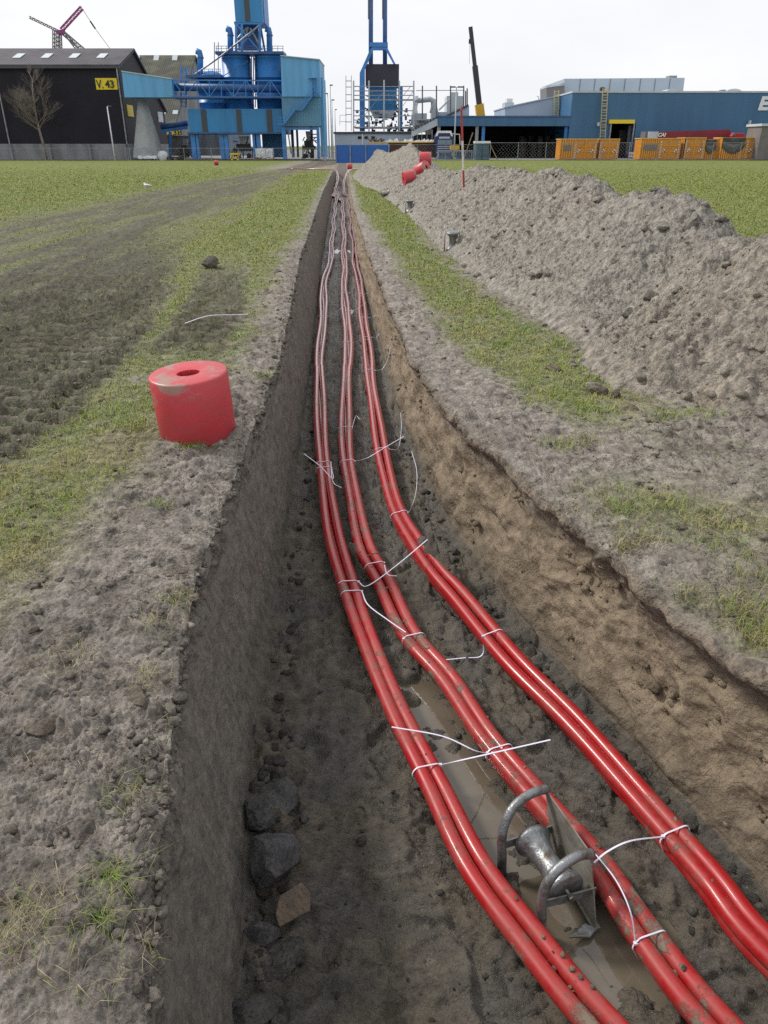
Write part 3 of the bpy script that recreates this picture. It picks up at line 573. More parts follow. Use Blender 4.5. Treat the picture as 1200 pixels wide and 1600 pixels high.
# on the long and near heaps
x1, y1 = sample(1500, 5.2, 30, lambda y, u: heap_foot(y) - .35 + u**1.3*3.4); z1 = np.maximum(heap_h(x1, y1, 'long'), -.02)
r1 = .008 + .045*rng.random(len(x1))**6
x2, y2 = sample(1100, 4.6, 8, lambda y, u: 1.9 + u*3.2); z2 = np.maximum(heap_h(x2, y2, 'near'), -.02); r2 = .005 + .04*rng.random(len(x2))**5
c1 = np.array([.235,.213,.18])*(.8+.35*rng.random((len(x1), 1))); c2 = np.array([.235,.205,.168])*(.8+.35*rng.random((len(x2), 1)))
clods('soil_clods', np.r_[x1, x2], np.r_[y1, y2], np.r_[z1, z2], np.r_[r1, r2], np.r_[c1, c2], 'loose crumbs and clods of grey soil strewn over the heaps')
# on both banks
x1, y1 = sample(3000, 1.1, 14, lambda y, u: lipL(y) - .03 - u**1.6*2.6); x2, y2 = sample(2400, 1.6, 14, lambda y, u: lipR(y) + .03 + u*np.minimum(2.4, 1.2+.2*y))
xs, ys_ = np.r_[x1, x2], np.r_[y1, y2]; e = np.where(xs < lipL(ys_), lipL(ys_)-xs, xs-lipR(ys_))
zs = field_h(xs, ys_) - lipdrop(e) + crumble(xs, ys_, grass_mask(xs, ys_), 0)*.8
clods('soil_clods', xs, ys_, zs, .0035+.016*rng.random(len(xs))**4, np.array([.21,.185,.155])*(.6+.6*rng.random((len(xs), 1))), 'small crumbs of dry soil lying on the trench banks')
# crumbling along both lips and on the tan wall
n_ = 1500; yl = 1.0*np.exp(rng.random(n_)*math.log(22)); sd_l = rng.random(n_) < .5; el = rng.normal(size=n_)*.028
xl = np.where(sd_l, lipL(yl)-np.abs(el)*.9+.012, lipR(yl)+np.abs(el)*.9-.012); zl_ = field_h(xl, yl) - lipdrop(np.abs(el)) - .012 - .03*rng.random(n_)
clods('soil_clods', xl, yl, zl_, (.003+.018*rng.random(n_)**4)*(1+.05*yl), np.array([.19,.168,.14])*(.5+.7*rng.random((n_, 1))), 'crumbling lumps of dry soil along both lips of the trench', .1)
n_ = 700; yw = 1.3*np.exp(rng.random(n_)*math.log(9)); tw_ = .15+.8*rng.random(n_)**.8; cl_ = fb(yw, tw_, 5, 2.2, 2); ok = cl_ > -.1; yw, tw_ = yw[ok], tw_[ok]; n_ = len(yw)
clods('soil_clods', lipR(yw)*(1-tw_)+flR(yw)*tw_+.045*ss(1., .6, tw_)*ss(.06, .22, tw_)+.01, yw, -.85*tw_, .006+.022*rng.random(n_)**3, np.array([.23,.185,.128])*(.65+.5*rng.random((n_, 1))), 'tan crumbs of subsoil stuck in the right trench wall', 0)
# on the floor
x1, y1 = sample(700, 1.2, 12, lambda y, u: flL(y) + u*(flR(y)-flL(y)))
x2, y2 = sample(450, 1.2, 7, lambda y, u: np.where(rng.random(len(y)) < .5, flL(y)+.16*u, flR(y)-.16*u))
xs, ys_ = np.r_[x1, x2], np.r_[y1, y2]; zs = -.85 + floor_h(xs, ys_)
rr = .004+.016*rng.random(len(xs))**3; rr[len(x1):] = .006+.030*rng.random(len(x2))**3
clods('soil_clods', xs, ys_, zs-.3*rr, rr, np.array([.062,.056,.048])*(.6+.6*rng.random((len(xs), 1))), 'wet dark lumps of mud on the trench floor')
def big_rock(name, c, r, sc, col, label, cat, seed, rz=0, sub=4, ang=.5, parent=None):
    import bmesh
    bm = bmesh.new(); bmesh.ops.create_icosphere(bm, subdivisions=sub+1, radius=1)
    for v in bm.verts:
        p = v.co*1.1 + Vector((seed*13.1, seed*7.7, 0)); k = 1 + .35*mnoise.noise(p) + .18*abs(mnoise.noise(p*2.7)) + .16*abs(mnoise.noise(p*6)) + .08*abs(mnoise.noise(p*14))
        q = v.co*(1 + (k-1)*.55)
        for j in range(11):
            n_ = Vector((math.sin(seed*1.7+j*2.4), math.cos(seed*2.3+j*2.4), math.sin(j*1.9+seed)*.9)).normalized(); d_ = q.dot(n_) - .70 - .12*math.sin(seed*3+j*1.3)
            if d_ > 0: q -= n_*d_*.93
        q *= 1 + .05*abs(mnoise.noise(p*9)) + .035*mnoise.noise(p*22)
        v.co = Vector((q.x*sc[0]*r, q.y*sc[1]*r, q.z*sc[2]*r))
    me = bpy.data.meshes.new(name); bm.to_mesh(me); bm.free(); n_ = len(me.vertices)
    vcol(me, 'tint', np.array(col)*(.9+.2*rng.random((n_, 1)))); vflt(me, 'wet', np.full(n_, .15))
    o = link_mesh(name, me, SOIL, None, True); o.location = c; o.rotation_euler = (0, 0, rz); return tag(o, label, cat)
big_rock('clay_clod', (-.475,2.24,-.78), .12, (.9,1.1,.65), (.075,.072,.072), 'dark clay clod against the left wall, the farther of the big pair', 'clod', 3)
big_rock('clay_clod', (-.43,1.96,-.77), .125, (.95,.95,.75), (.085,.082,.085), 'largest dark clay clod at the foot of the left wall above the brown slab', 'clod', 5, .6)
big_rock('clay_clod', (-.44,1.70,-.83), .06, (1.1,.8,.6), (.08,.077,.075), 'small dark stone left of the brown slab', 'stone', 9, .4, 3)
big_rock('clay_clod', (-.36,1.62,-.85), .09, (1.2,.8,.5), (.075,.07,.066), 'flat dark clod just below the brown slab', 'clod', 12, .2)
big_rock('clay_clod', (-.43,1.43,-.83), .085, (1.1,.8,.6), (.075,.072,.068), 'rounded grey clod in the bottom left corner of the trench', 'clod', 15, .2)
big_rock('stone', (-2.70,12.0,.06), .15, (1.15,.9,.75), (.14,.125,.105), 'lone grey lump of earth lying on the grass left of the trench', 'clod', 21)
big_rock('stone', (-1.58,11.5,.02), .06, (1.3,.9,.6), (.2,.18,.16), 'small pale stone near the left trench edge beyond the red roll', 'stone', 27, 0, 3)
x1 = flL(np.linspace(1.15, 2.7, 46)) + .02 + rng.random(46)*.22; y1 = np.linspace(1.15, 2.7, 46) + .03*rng.normal(size=46)
clods('soil_clods', x1, y1, -.85+floor_h(x1, y1), .010+.036*rng.random(46)**2, np.array([.075,.070,.066])*(.7+.6*rng.random((46, 1))), 'dark broken clods piled along the foot of the left trench wall')
# brown slab of broken brick/wood
sb = MB().prism([(-.07,-.045),(.05,-.05),(.075,.005),(.06,.05),(-.03,.045),(-.065,.0)], 'z', -.012, .012).build('stone_slab', mat('brown_stone', (.13,.092,.06), .7, col2=(.075,.06,.045), vscale=22, bump=.6, bscale=60, thr=(.4,.65)), bevel=.004)
sb.location = (-.335,1.775,-.775); sb.rotation_euler = (.55,-.2,.45); tag(sb, 'brown angular stone slab tilted on the dark clods', 'stone')
# ------------------------------------------------------------------ red pipes
def red_material(name, mud, seed):
    m = bpy.data.materials.new(name); m.use_nodes = True; n = m.node_tree; b = n.nodes['Principled BSDF']; lk = n.links.new
    g = n.nodes.new('ShaderNodeNewGeometry'); mp = n.nodes.new('ShaderNodeMapping'); mp.inputs['Location'].default_value = (seed, 0, 0); lk(g.outputs['Position'], mp.inputs[0])
    t = n.nodes.new('ShaderNodeTexNoise'); t.inputs['Scale'].default_value = 9; t.inputs['Detail'].default_value = 9; t.inputs['Roughness'].default_value = .72
    t2 = n.nodes.new('ShaderNodeTexNoise'); t2.inputs['Scale'].default_value = 2.5; t2.inputs['Detail'].default_value = 3
    for q in (t, t2): lk(mp.outputs[0], q.inputs['Vector'])
    ad = n.nodes.new('ShaderNodeMath'); ad.operation = 'MULTIPLY_ADD'; ad.inputs[1].default_value = .45; lk(t2.outputs['Fac'], ad.inputs[0]); lk(t.outputs['Fac'], ad.inputs[2])
    r = n.nodes.new('ShaderNodeMapRange'); r.inputs[1].default_value = .90-mud; r.inputs[2].default_value = .96-mud; lk(ad.outputs[0], r.inputs[0])
    film = n.nodes.new('ShaderNodeMapRange'); film.inputs[1].default_value = .70-mud; film.inputs[2].default_value = 1.0-mud*.5; film.inputs[4].default_value = .8; lk(ad.outputs[0], film.inputs[0])
    c1 = n.nodes.new('ShaderNodeMixRGB'); c1.inputs[1].default_value = (.34,.006,.008,1); c1.inputs[2].default_value = (.26,.07,.055,1); lk(film.outputs[0], c1.inputs[0])
    c2 = n.nodes.new('ShaderNodeMixRGB'); c2.inputs[2].default_value = (.17,.135,.10,1); lk(c1.outputs[0], c2.inputs[1]); lk(r.outputs[0], c2.inputs[0]); lk(c2.outputs[0], b.inputs['Base Color'])
    sp_ = n.nodes.new('ShaderNodeSeparateXYZ'); lk(g.outputs['Position'], sp_.inputs[0])
    fy = n.nodes.new('ShaderNodeMapRange'); fy.inputs[1].default_value = 2.5; fy.inputs[2].default_value = 9; lk(sp_.outputs['Y'], fy.inputs[0])
    cw = n.nodes.new('ShaderNodeMapRange'); cw.inputs[3].default_value = .12; cw.inputs[4].default_value = 1; lk(fy.outputs[0], cw.inputs[0]); lk(cw.outputs[0], b.inputs['Coat Weight']); b.inputs['Coat Roughness'].default_value = .13; b.inputs['Coat IOR'].default_value = 1.7
    rb = n.nodes.new('ShaderNodeMapRange'); rb.inputs[3].default_value = .42; rb.inputs[4].default_value = .22; lk(fy.outputs[0], rb.inputs[0])
    ny = n.nodes.new('ShaderNodeMapRange'); ny.inputs[1].default_value = 2.2; ny.inputs[2].default_value = 1.2; ny.inputs[4].default_value = .07; lk(sp_.outputs['Y'], ny.inputs[0])
    ad2 = n.nodes.new('ShaderNodeMath'); ad2.operation = 'ADD'; lk(ad.outputs[0], ad2.inputs[0]); lk(ny.outputs[0], ad2.inputs[1]); lk(ad2.outputs[0], r.inputs[0]); lk(ad2.outputs[0], film.inputs[0])
    ro = n.nodes.new('ShaderNodeMapRange'); lk(rb.outputs[0], ro.inputs[3]); ro.inputs[4].default_value = .85; lk(r.outputs[0], ro.inputs[0])
    ra = n.nodes.new('ShaderNodeMath'); ra.operation = 'ADD'; lk(ro.outputs[0], ra.inputs[0])
    fm = n.nodes.new('ShaderNodeMath'); fm.operation = 'MULTIPLY'; fm.inputs[1].default_value = .3; lk(film.outputs[0], fm.inputs[0]); lk(fm.outputs[0], ra.inputs[1]); lk(ra.outputs[0], b.inputs['Roughness'])
    bp = n.nodes.new('ShaderNodeBump'); bp.inputs['Strength'].default_value = .6; bp.inputs['Distance'].default_value = .006; lk(r.outputs[0], bp.inputs['Height']); lk(bp.outputs[0], b.inputs['Normal'])
    return m
RP = .0335
def cat_rom(pts, step):
    p = [Vector(q) for q in pts]; p = [p[0]*2-p[1]] + p + [p[-1]*2-p[-2]]; out_ = []
    for i in range(1, len(p)-2):
        L = (p[i+1]-p[i]).length; n_ = max(2, int(L/max(step, .012*p[i].y)))
        for k in range(n_):
            t = k/n_; a, b, c, d = p[i-1], p[i], p[i+1], p[i+2]
            out_.append(.5*((2*b)+(c-a)*t+(2*a-5*b+4*c-d)*t*t+(3*b-a-3*c+d)*t**3))
    out_.append(p[-2]); return out_
ZT = -.768
BUND = {
 'A': [(930,1590),(830,1470),(740,1350),(680,1230),(620,1110),(575,1000),(545,915),(520,830),(507,740),(501,650),(499,560),(504,490),(508,440),(517,395),(522,340),(526,300)],
 'B': [(1110,1590),(1000,1450),(928,1345),(835,1240),(760,1150),(700,1060),(640,990),(600,910),(568,850),(551,770),(541,700),(540,620),(543,550),(541,480),(537,440),(538,400),(536,340),(534,310)],
 'C': [(1200,1480),(1110,1370),(1010,1255),(900,1130),(800,1030),(720,935),(680,890),(648,845),(622,800),(607,750),(592,680),(580,600),(572,520),(560,440),(551,370),(545,310)]}
EXTRA = {'A': [(.98,.98),(1.55,.4),(2.4,-.4)], 'B': [(1.28,1.02),(1.8,.5),(2.7,-.3)], 'C': [(1.65,1.12),(2.1,.7),(2.9,0)]}
PATHS = {}
for k, pts in BUND.items():
    g = [G(a, b, ZT) for a, b in pts]
    pre = [Vector((x, y, ZT)) for x, y in EXTRA[k][::-1]]
    if k == 'A': end = [Vector((-2.75,43,ZT)), Vector((-3.0,50,-.66)), Vector((-3.15,55,-.35)), Vector((-3.5,59,.08)), Vector((-4.6,62,.07)), Vector((-6.2,63.5,.07)), Vector((-7.6,64,.07))]
    elif k == 'B': end = [Vector((-2.25,40,ZT)), Vector((-2.8,48,-.75)), Vector((-2.98,51,-.80)), Vector((-3.1,54,-.72))]
    else: end = [Vector((-2.2,45,ZT)), Vector((-2.55,51,-.62)), Vector((-2.65,55,-.32)), Vector((-2.5,59,.08)), Vector((-1.9,62,.07)), Vector((-.9,63.5,.07))]
    PATHS[k] = cat_rom(pre + g + end, .05)
LABEL = {'A': ['left hand pipe of the left red pipe pair in the trench', 'right hand pipe of the left red pipe pair in the trench', 'under pipe of the left bundle, mostly hidden beneath the pair'],
         'B': ['left hand pipe of the middle mud smeared red bundle', 'right hand pipe of the middle mud smeared red bundle, touching the roller plate', 'under pipe of the middle red bundle, mostly hidden beneath the pair'],
         'C': ['left hand pipe of the right red bundle, nearest the middle bundle', 'right hand pipe of the right red bundle, nearest the tan wall', 'under pipe showing below the left side of the right red bundle']}
MUD = {'A': .045, 'B': .085, 'C': .01}
FR = {}
for k, path in PATHS.items():
    fr = []
    for i, p in enumerate(path):
        T = (path[min(i+1, len(path)-1)] - path[max(i-1, 0)]).normalized(); sd_ = Vector((T.y, -T.x, 0)).normalized()
        fr.append((p, T, sd_))
    FR[k] = fr; mt = red_material('red_pipe_plastic', MUD[k], ord(k)*3.3)
    for j, (sx, dz) in enumerate([(-1, 0), (1, 0), (.0 if k != 'C' else -.35, -.057)]):
        pts = []
        for p, T, sd_ in fr:
            far = min(1, max(0, (p.y-6)/8)); sp = RP*(1.03 + .5*far*(.6+.4*math.sin(p.y*.9+ord(k))))
            tw = .10*math.sin(p.y*.8 + ord(k)) * (1-far*.5)
            if k == 'C': tw += .10
            if k == 'A' and p.y < 2.6: tw -= .1
            ws = .006*math.sin(p.y*2.1+j*2+ord(k)) + (.02*far*math.sin(p.y*.9+1.7*ord(k)) if p.y > 9 and p.y < 50 else 0)
            o_ = sd_*(sx*sp*math.cos(tw) + ws) + Vector((0, 0, dz + sx*sp*math.sin(tw)))
            pts.append(p + o_)
        if j == 2: pts = [q for q in pts if q.y < 48]
        o = MB().tube(pts, RP, 18).build('red_pipe', mt, None, True); tag(o, LABEL[k][j], 'pipe', 'red cable ducts laid in the trench')
# ------------------------------------------------------------------ crumbs of mud lying on the pipes
px_, py_, pz_ = [], [], []
for k, n_, ymax in (('A', 34, 3.2), ('B', 130, 5.5), ('C', 20, 4.2)):
    fr = [f for f in FR[k] if 1.1 < f[0].y < ymax]
    for i in range(n_):
        p, T, s_ = random.choice(fr) if (k != 'A' or random.random() < .35) else random.choice([f for f in fr if f[0].y < 1.8])
        j = random.choice((-1, 1, 0)); a = random.uniform(-.7, .7) if j else 0
        q = p + s_*(j*RP*1.03 + RP*math.sin(a)*.98) + Vector((0, 0, RP*math.cos(a)*.98 if j else RP*.25)) + T*random.uniform(-.03, .03)
        px_.append(q.x); py_.append(q.y); pz_.append(q.z)
n_ = len(px_); clods('soil_clods', np.array(px_), np.array(py_), np.array(pz_), .0018+.009*rng.random(n_)**3.5, np.array([.21,.175,.13])*(.7+.5*rng.random((n_, 1))), 'small crumbs of mud lying on the red pipes', -.1)
# ------------------------------------------------------------------ cable ties
def bundle_at(k, Y):
    return min((f for f in FR[k] if f[0].y < 50), key=lambda f: abs(f[0].y - Y))
def strap(pts, wd=.0065, th=.002, up=None):
    """thin flat strap along pts"""
    mb = MB(); pts = [Vector(p) for p in pts]; m = len(pts); vs = []
    for i, p in enumerate(pts):
        T = (pts[min(i+1, m-1)] - pts[max(i-1, 0)]).normalized(); u_ = (up[i] if up else T.cross(Vector((0, 0, 1))))
        if u_.length < .01: u_ = Vector((1, 0, 0))
        u_ = u_.normalized(); v_ = u_.cross(T).normalized()
        for a, b in ((-1,-1),(1,-1),(1,1),(-1,1)): vs.append(p + u_*a*wd/2 + v_*b*th/2)
    fs = [(i*4+q, i*4+(q+1) % 4, i*4+4+(q+1) % 4, i*4+4+q) for i in range(m-1) for q in range(4)] + [(3,2,1,0), tuple(4*(m-1)+q for q in range(4))]
    mb.add(vs, fs); return mb
def make_tie(k, Y, tail, label, group=None, small=1.0, head_side=1):
    p, T, sd_ = bundle_at(k, Y); root = empty('cable_tie', p, label, 'cable tie', group)
    far = min(1, max(0, (p.y-6)/8)); wdt = RP*(1.03+.5*far)
    cs = [(-wdt, 0), (wdt, 0), (0 if k != 'C' else -.35*wdt, -.055)]; rr = RP+.003; pp = []
    tw = .10*math.sin(p.y*.8 + ord(k))*(1-far*.5) + (.10 if k == 'C' else 0)
    for i in range(40):                                   # hull of the three pipe circles
        a = 2*math.pi*i/40; d = (math.cos(a), math.sin(a)); c = max(cs, key=lambda q: q[0]*d[0]+q[1]*d[1])
        x, z = c[0]+rr*d[0], c[1]+rr*d[1]; x, z = x*math.cos(tw)-z*math.sin(tw), x*math.sin(tw)+z*math.cos(tw)
        pp.append(p + sd_*x + Vector((0, 0, z)))
    pp.append(pp[0]); ws = .0065*small
    strap(pp, max(ws, .0055), .002, [T]*len(pp)).build('strap', M['tie'], root)
    hp = p + sd_*head_side*(wdt+rr*.75) + Vector((0, 0, rr*.55))
    if tail:
        tp = [hp] + [Vector(q) for q in tail]
        if len(tp) > 2: tp = cat_rom_s(tp)
        strap(tp, ws, .0022*small).build('tail', M['tie'], root)
    MB().box(hp.x-.007, hp.x+.007, hp.y-.006, hp.y+.006, hp.z-.005, hp.z+.006).build('head', M['tie'], root, bevel=.001)
    return root
def cat_rom_s(pts):
    p = [pts[0]*2-pts[1]] + pts + [pts[-1]*2-pts[-2]]; o_ = []
    for i in range(1, len(p)-2):
        for k in range(6):
            t = k/6; a, b, c, d = p[i-1], p[i], p[i+1], p[i+2]; o_.append(.5*((2*b)+(c-a)*t+(2*a-5*b+4*c-d)*t*t+(3*b-a-3*c+d)*t**3))
    o_.append(p[-2]); return o_
def gz(*q): return [G(a, b, z) for a, b, z in q]
def yof(px, py): return G(px, py, ZT).y
make_tie('A', yof(545,912), gz((575,915,-0.73),(620,883,-0.68),(668,843,-0.64)), 'white cable tie on the left pipes, long straight tail rising right over middle bundle')
make_tie('B', yof(588,885), gz((605,897,-0.69),(620,900,-0.71)), 'short tailed white cable tie beside the mud lump on the middle bundle')
make_tie('A', yof(557,930)-.0, gz((575,945,-0.71),(605,968,-0.70),(634,988,-0.67)), 'thin white cable tie whose tail runs from the left pipes down to the middle bundle')
make_tie('B', yof(655,1003), None, 'white cable tie without tail around the middle bundle', head_side=-1)
make_tie('C', yof(752,992), gz((753,1024,-0.84),(725,1028,-0.84),(695,1031,-0.84)), 'white cable tie on the right pipes with its tail lying flat on the mud below', head_side=-1)
make_tie('A', yof(660,1200), gz((720,1188,-0.65),(790,1172,-0.61),(860,1156,-0.59)), 'white cable tie on the left pipes with long stiff tail crossing over the middle bundle')
make_tie('B', yof(782,1170), gz((740,1172,-0.65),(690,1150,-0.62),(612,1136,-0.60)), 'white cable tie on the middle bundle with its tail crossing over the left pipes', head_side=-1)
make_tie('C', yof(1030,1303), gz((985,1314,-0.65),(950,1330,-0.66),(928,1348,-0.68)), 'white cable tie on the right pipes with curved tail reaching the roller plate', head_side=-1)
make_tie('B', yof(1003,1462), gz((985,1425,-0.65),(962,1375,-0.63),(925,1328,-0.62)), 'white cable tie nearest the camera on the middle bundle below the roller', head_side=-1, small=.7)
make_tie('A', yof(507,735), gz((520,748,-0.69),(500,728,-0.65),(475,709,-0.61)), 'white cable tie on the left pipes with tail pointing up left at the dark wall')
make_tie('A', yof(506,725), gz((520,752,-0.71),(533,762,-0.67)), 'white cable tie on the left pipes with short tail toward the middle bundle')
make_tie('B', yof(548,726), gz((575,715,-0.67),(600,700,-0.63),(631,682,-0.55)), 'white cable tie on the middle bundle with long tail crossing the right pipes')
make_tie('B', yof(545,672), gz((556,650,-0.69),(562,655,-0.67),(568,654,-0.65)), 'thin looped white cable tie on the middle bundle under the long tailed one', small=.55)
make_tie('C', yof(624,803), gz((642,795,-0.67),(650,768,-0.55),(651,735,-0.47),(643,705,-0.41)), 'white cable tie on the right pipes with tail curling up the tan wall', small=.55)
make_tie('C', yof(599,707), gz((622,700,-0.65),(627,670,-0.55),(626,645,-0.47)), 'white cable tie on the right pipes with thin tail curving up the wall', small=.55)
rr_ = random.Random(4); yv = 7.3
while yv < 22:
    for k in 'ABC':
        if rr_.random() < .45: continue
        p, T, s_ = bundle_at(k, yv + rr_.uniform(-.3, .3)); d = 1 if k == 'C' or rr_.random() < .6 else -1
        if k == 'C': tl = [p+s_*.15+Vector((0,0,.04)), p+s_*.22+Vector((0,.1,.14)), p+s_*.25+Vector((0,.25,.25))]
        else: a = rr_.uniform(-.2, .25); tl = [p+s_*d*.19+Vector((0,a*.4,.07)), p+s_*d*.32+Vector((0,a,.08+.1*rr_.random()))]
        make_tie(k, p.y, tl, {'A': 'distant white cable tie around the left pipes', 'B': 'distant white cable tie around the middle bundle', 'C': 'distant white cable tie around the right pipes, its tail curling up the wall'}[k], {'A': 'distant ties on the left pipes', 'B': 'distant ties on the middle bundle', 'C': 'distant ties on the right pipes'}[k], .6, d)
    yv += rr_.uniform(.9, 1.5) + yv*.04
lt = strap(cat_rom_s([Vector((-2.06,7.72,.05)), Vector((-1.85,7.9,.09)), Vector((-1.6,8.0,.08)), Vector((-1.45,7.98,.09))]), .012, .004).build('cable_tie', M['tie'])
tag(lt, 'loose white strap lying on the muddy grass behind the red roll', 'strap')
# ------------------------------------------------------------------ cable roller standing in the trench
GALV = mat('galvanised_muddy', (.24,.25,.26), .42, metal=.65, col2=(.12,.10,.08), vscale=16, bump=.25, bscale=60, thr=(.48,.66))
GALV2 = mat('galvanised_plate', (.24,.235,.21), .55, metal=.25, col2=(.14,.12,.09), vscale=9, bump=.2, bscale=40, thr=(.4,.7))
rt = empty('cable_roller', (.62,1.9,-.85), 'galvanised steel cable roller with two bent handles standing in water beside the middle pipes', 'cable roller')
V_ = Vector
def plate(c, th):
    c = [V_(q) for q in c]; n_ = (c[1]-c[0]).cross(c[2]-c[0]).normalized()*th
    return MB().add(c + [q+n_ for q in c], [(0,1,2,3),(7,6,5,4),(0,4,5,1),(1,5,6,2),(2,6,7,3),(3,7,4,0)])
B2, T2, T1, B1 = (.775,1.73,-.86), (.752,1.845,-.595), (.645,2.14,-.590), (.68,2.05,-.86)
plate([B2, T2, T1, B1], .005).build('side_plate', GALV2, rt, bevel=.001)
tubeA = [T1, (.60,2.115,-.575), (.545,2.085,-.578), (.495,2.05,-.600), (.465,2.02,-.650), (.455,1.995,-.71), (.46,1.985,-.78), (.465,1.98,-.88)]
tubeB = [T2, (.705,1.825,-.575), (.655,1.80,-.578), (.605,1.775,-.600), (.572,1.755,-.650), (.560,1.74,-.71), (.565,1.73,-.78), (.57,1.725,-.88)]
for tb in (tubeA, tubeB):
    MB().tube(cat_rom_s([V_(q) for q in tb]), .0185, 14).build('handle', GALV, rt, True)
bars = [((.462,1.995,-.735), (.672,2.075,-.735)), ((.565,1.745,-.735), (.772,1.80,-.735))]
for a, b in bars: MB().bar(a, b, .006, .040).build('axle_bar', GALV, rt, bevel=.001)
ca, cb = V_((.568,2.035,-.722)), V_((.668,1.775,-.722)); ax = (cb-ca); Lr = ax.length
MB().lathe(ca + ax*.06, [(1.12*a_, b_) for a_, b_ in [(.012,0),(.062,0),(.066,.004),(.066,.022),(.058,.030),(.048,.055),(.041,.09),(.040,Lr*.44),(.041,Lr*.88-.09),(.048,Lr*.88-.055),(.058,Lr*.88-.030),(.066,Lr*.88-.022),(.066,Lr*.88-.004),(.062,Lr*.88),(.012,Lr*.88)]], 36, ax).build('roller', GALV, rt, True)
MB().tube([ca - ax*.03, cb + ax*.05], .008, 10).build('axle', GALV, rt, True)
MB().lathe(cb + ax*.035, [(.014,0),(.014,.012)], 6, ax).build('nut', GALV, rt)
plate([(.775,1.735,-.852), (.745,1.705,-.852), (.665,1.70,-.846), (.735,1.755,-.845)], .012).build('foot', GALV, rt, bevel=.003)
MB().bar((.775,1.735,-.856), (.68,2.05,-.856), .03, .006).build('base_rail', GALV2, rt)
# ------------------------------------------------------------------ red rolls of cover sheet
ROLL = mat('roll_red', (.52,.045,.06), .42, col2=(.44,.06,.07), vscale=5, bump=.12, bscale=30, thr=(.4,.7), stretch=(1,1,4))
def roll_mat():
    m = ROLL; n = m.node_tree; b = n.nodes['Principled BSDF']; g = n.nodes.new('ShaderNodeTexCoord')
    t = n.nodes.new('ShaderNodeTexNoise'); t.inputs['Scale'].default_value = 5.5; t.inputs['Detail'].default_value = 9; t.inputs['Roughness'].default_value = .7; n.links.new(g.outputs['Object'], t.inputs['Vector'])
    sx = n.nodes.new('ShaderNodeSeparateXYZ'); n.links.new(g.outputs['Object'], sx.inputs[0])
    mr = n.nodes.new('ShaderNodeMapRange'); mr.inputs[1].default_value = .18; mr.inputs[2].default_value = .34; mr.inputs[4].default_value = .13; n.links.new(sx.outputs['Z'], mr.inputs[0])
    ad = n.nodes.new('ShaderNodeMath'); ad.operation = 'ADD'; n.links.new(t.outputs['Fac'], ad.inputs[0]); n.links.new(mr.outputs[0], ad.inputs[1])
    r = n.nodes.new('ShaderNodeMapRange'); r.inputs[1].default_value = .64; r.inputs[2].default_value = .70; r.inputs[4].default_value = .8; n.links.new(ad.outputs[0], r.inputs[0])
    old = b.inputs['Base Color'].links[0].from_socket; mx_ = n.nodes.new('ShaderNodeMixRGB'); n.links.new(r.outputs[0], mx_.inputs[0]); n.links.new(old, mx_.inputs[1]); mx_.inputs[2].default_value = (.27,.20,.16,1)
    n.links.new(mx_.outputs[0], b.inputs['Base Color'])
roll_mat(); ROLLIN = mat('roll_inner_red', (.40,.02,.03), .5)
def make_roll(R=.195, H=.36, core=.052):
    root = empty('cover_roll', (0,0,0), 'x', 'roll')
    # outer body: spiral edge slightly out of round, with a tongue of sheet hanging into the core
    mb = MB(); n_ = 72; prof = [(core, H-.004), (core+.02, H), (R-.012, H), (R-.004, H-.003), (R, H-.010), (R, H*.5), (R-.001, .01), (R-.006, .002), (core, 0), (core, H*.5)]
    vs = []; 
    for r_, h_ in prof:
        for k in range(n_):
            a = 2*math.pi*k/n_; q = r_*(1+.012*math.sin(2*a+.5)) if r_ > core+.03 else r_*(1+.10*math.cos(2*a))
            if r_ > R-.03: q -= .004*(a/(2*math.pi))
            vs.append((q*math.cos(a), q*math.sin(a), h_))
    m_ = len(prof); fs = [(i*n_+k, i*n_+(k+1) % n_, ((i+1) % m_)*n_+(k+1) % n_, ((i+1) % m_)*n_+k) for i in range(m_) for k in range(n_)]
    mb.add(vs, fs); ws_ = mb.build('wound_sheet', ROLL, root, True); es = ws_.modifiers.new('split', 'EDGE_SPLIT'); es.split_angle = math.radians(40)
    pts = [(core*1.02*math.cos(a), core*.98*math.sin(a), 0) for a in np.linspace(2.4, 1.3, 6)] + [(.012,.03,0), (.006,.005,0)]
    vs = []
    for p in pts: vs += [(p[0], p[1], .01), (p[0], p[1], H-.006), (p[0]*.93+.002, p[1]*.93+.003, H-.006), (p[0]*.93+.002, p[1]*.93+.003, .01)]
    fs = [(i*4+q, i*4+(q+1) % 4, i*4+4+(q+1) % 4, i*4+4+q) for i in range(len(pts)-1) for q in range(4)] + [(0,1,2,3), tuple(4*(len(pts)-1)+q for q in (3,2,1,0))]
    MB().add(vs, fs).build('sheet_end', ROLLIN, root); return root
proto = make_roll(); tag(proto, 'large upright red plastic roll with mud on its rim on the left bank', 'roll', 'red plastic rolls'); GRP = 'red plastic rolls'
proto.scale = (1.27,1.27,1.20); proto.location = (-1.22,4.60,-.015); proto.rotation_euler = (math.radians(2), math.radians(-3.5), .4)
def put_roll(loc, rot, sc, label):
    c = copy_tree(proto); c.location = loc; c.rotation_euler = rot; c.scale = (sc,)*3; c['label'] = label; return c
H_ = math.pi/2
def hit(px, py, kind, y0, y1):
    ys_ = np.linspace(y0, y1, 900); pts = [P(px, py, float(q)) for q in ys_]; X_ = np.array([[p.x for p in pts]]); Z_ = np.array([p.z for p in pts])
    hh = heap_h(X_, ys_[None], kind)[0]; k = np.nonzero(hh > Z_)[0]; return pts[k[0]] if len(k) else pts[len(pts)//2]
def hz(x, y, kd='long'): return float(heap_h(np.array([[x]]), np.array([[y]]), kd)[0, 0])
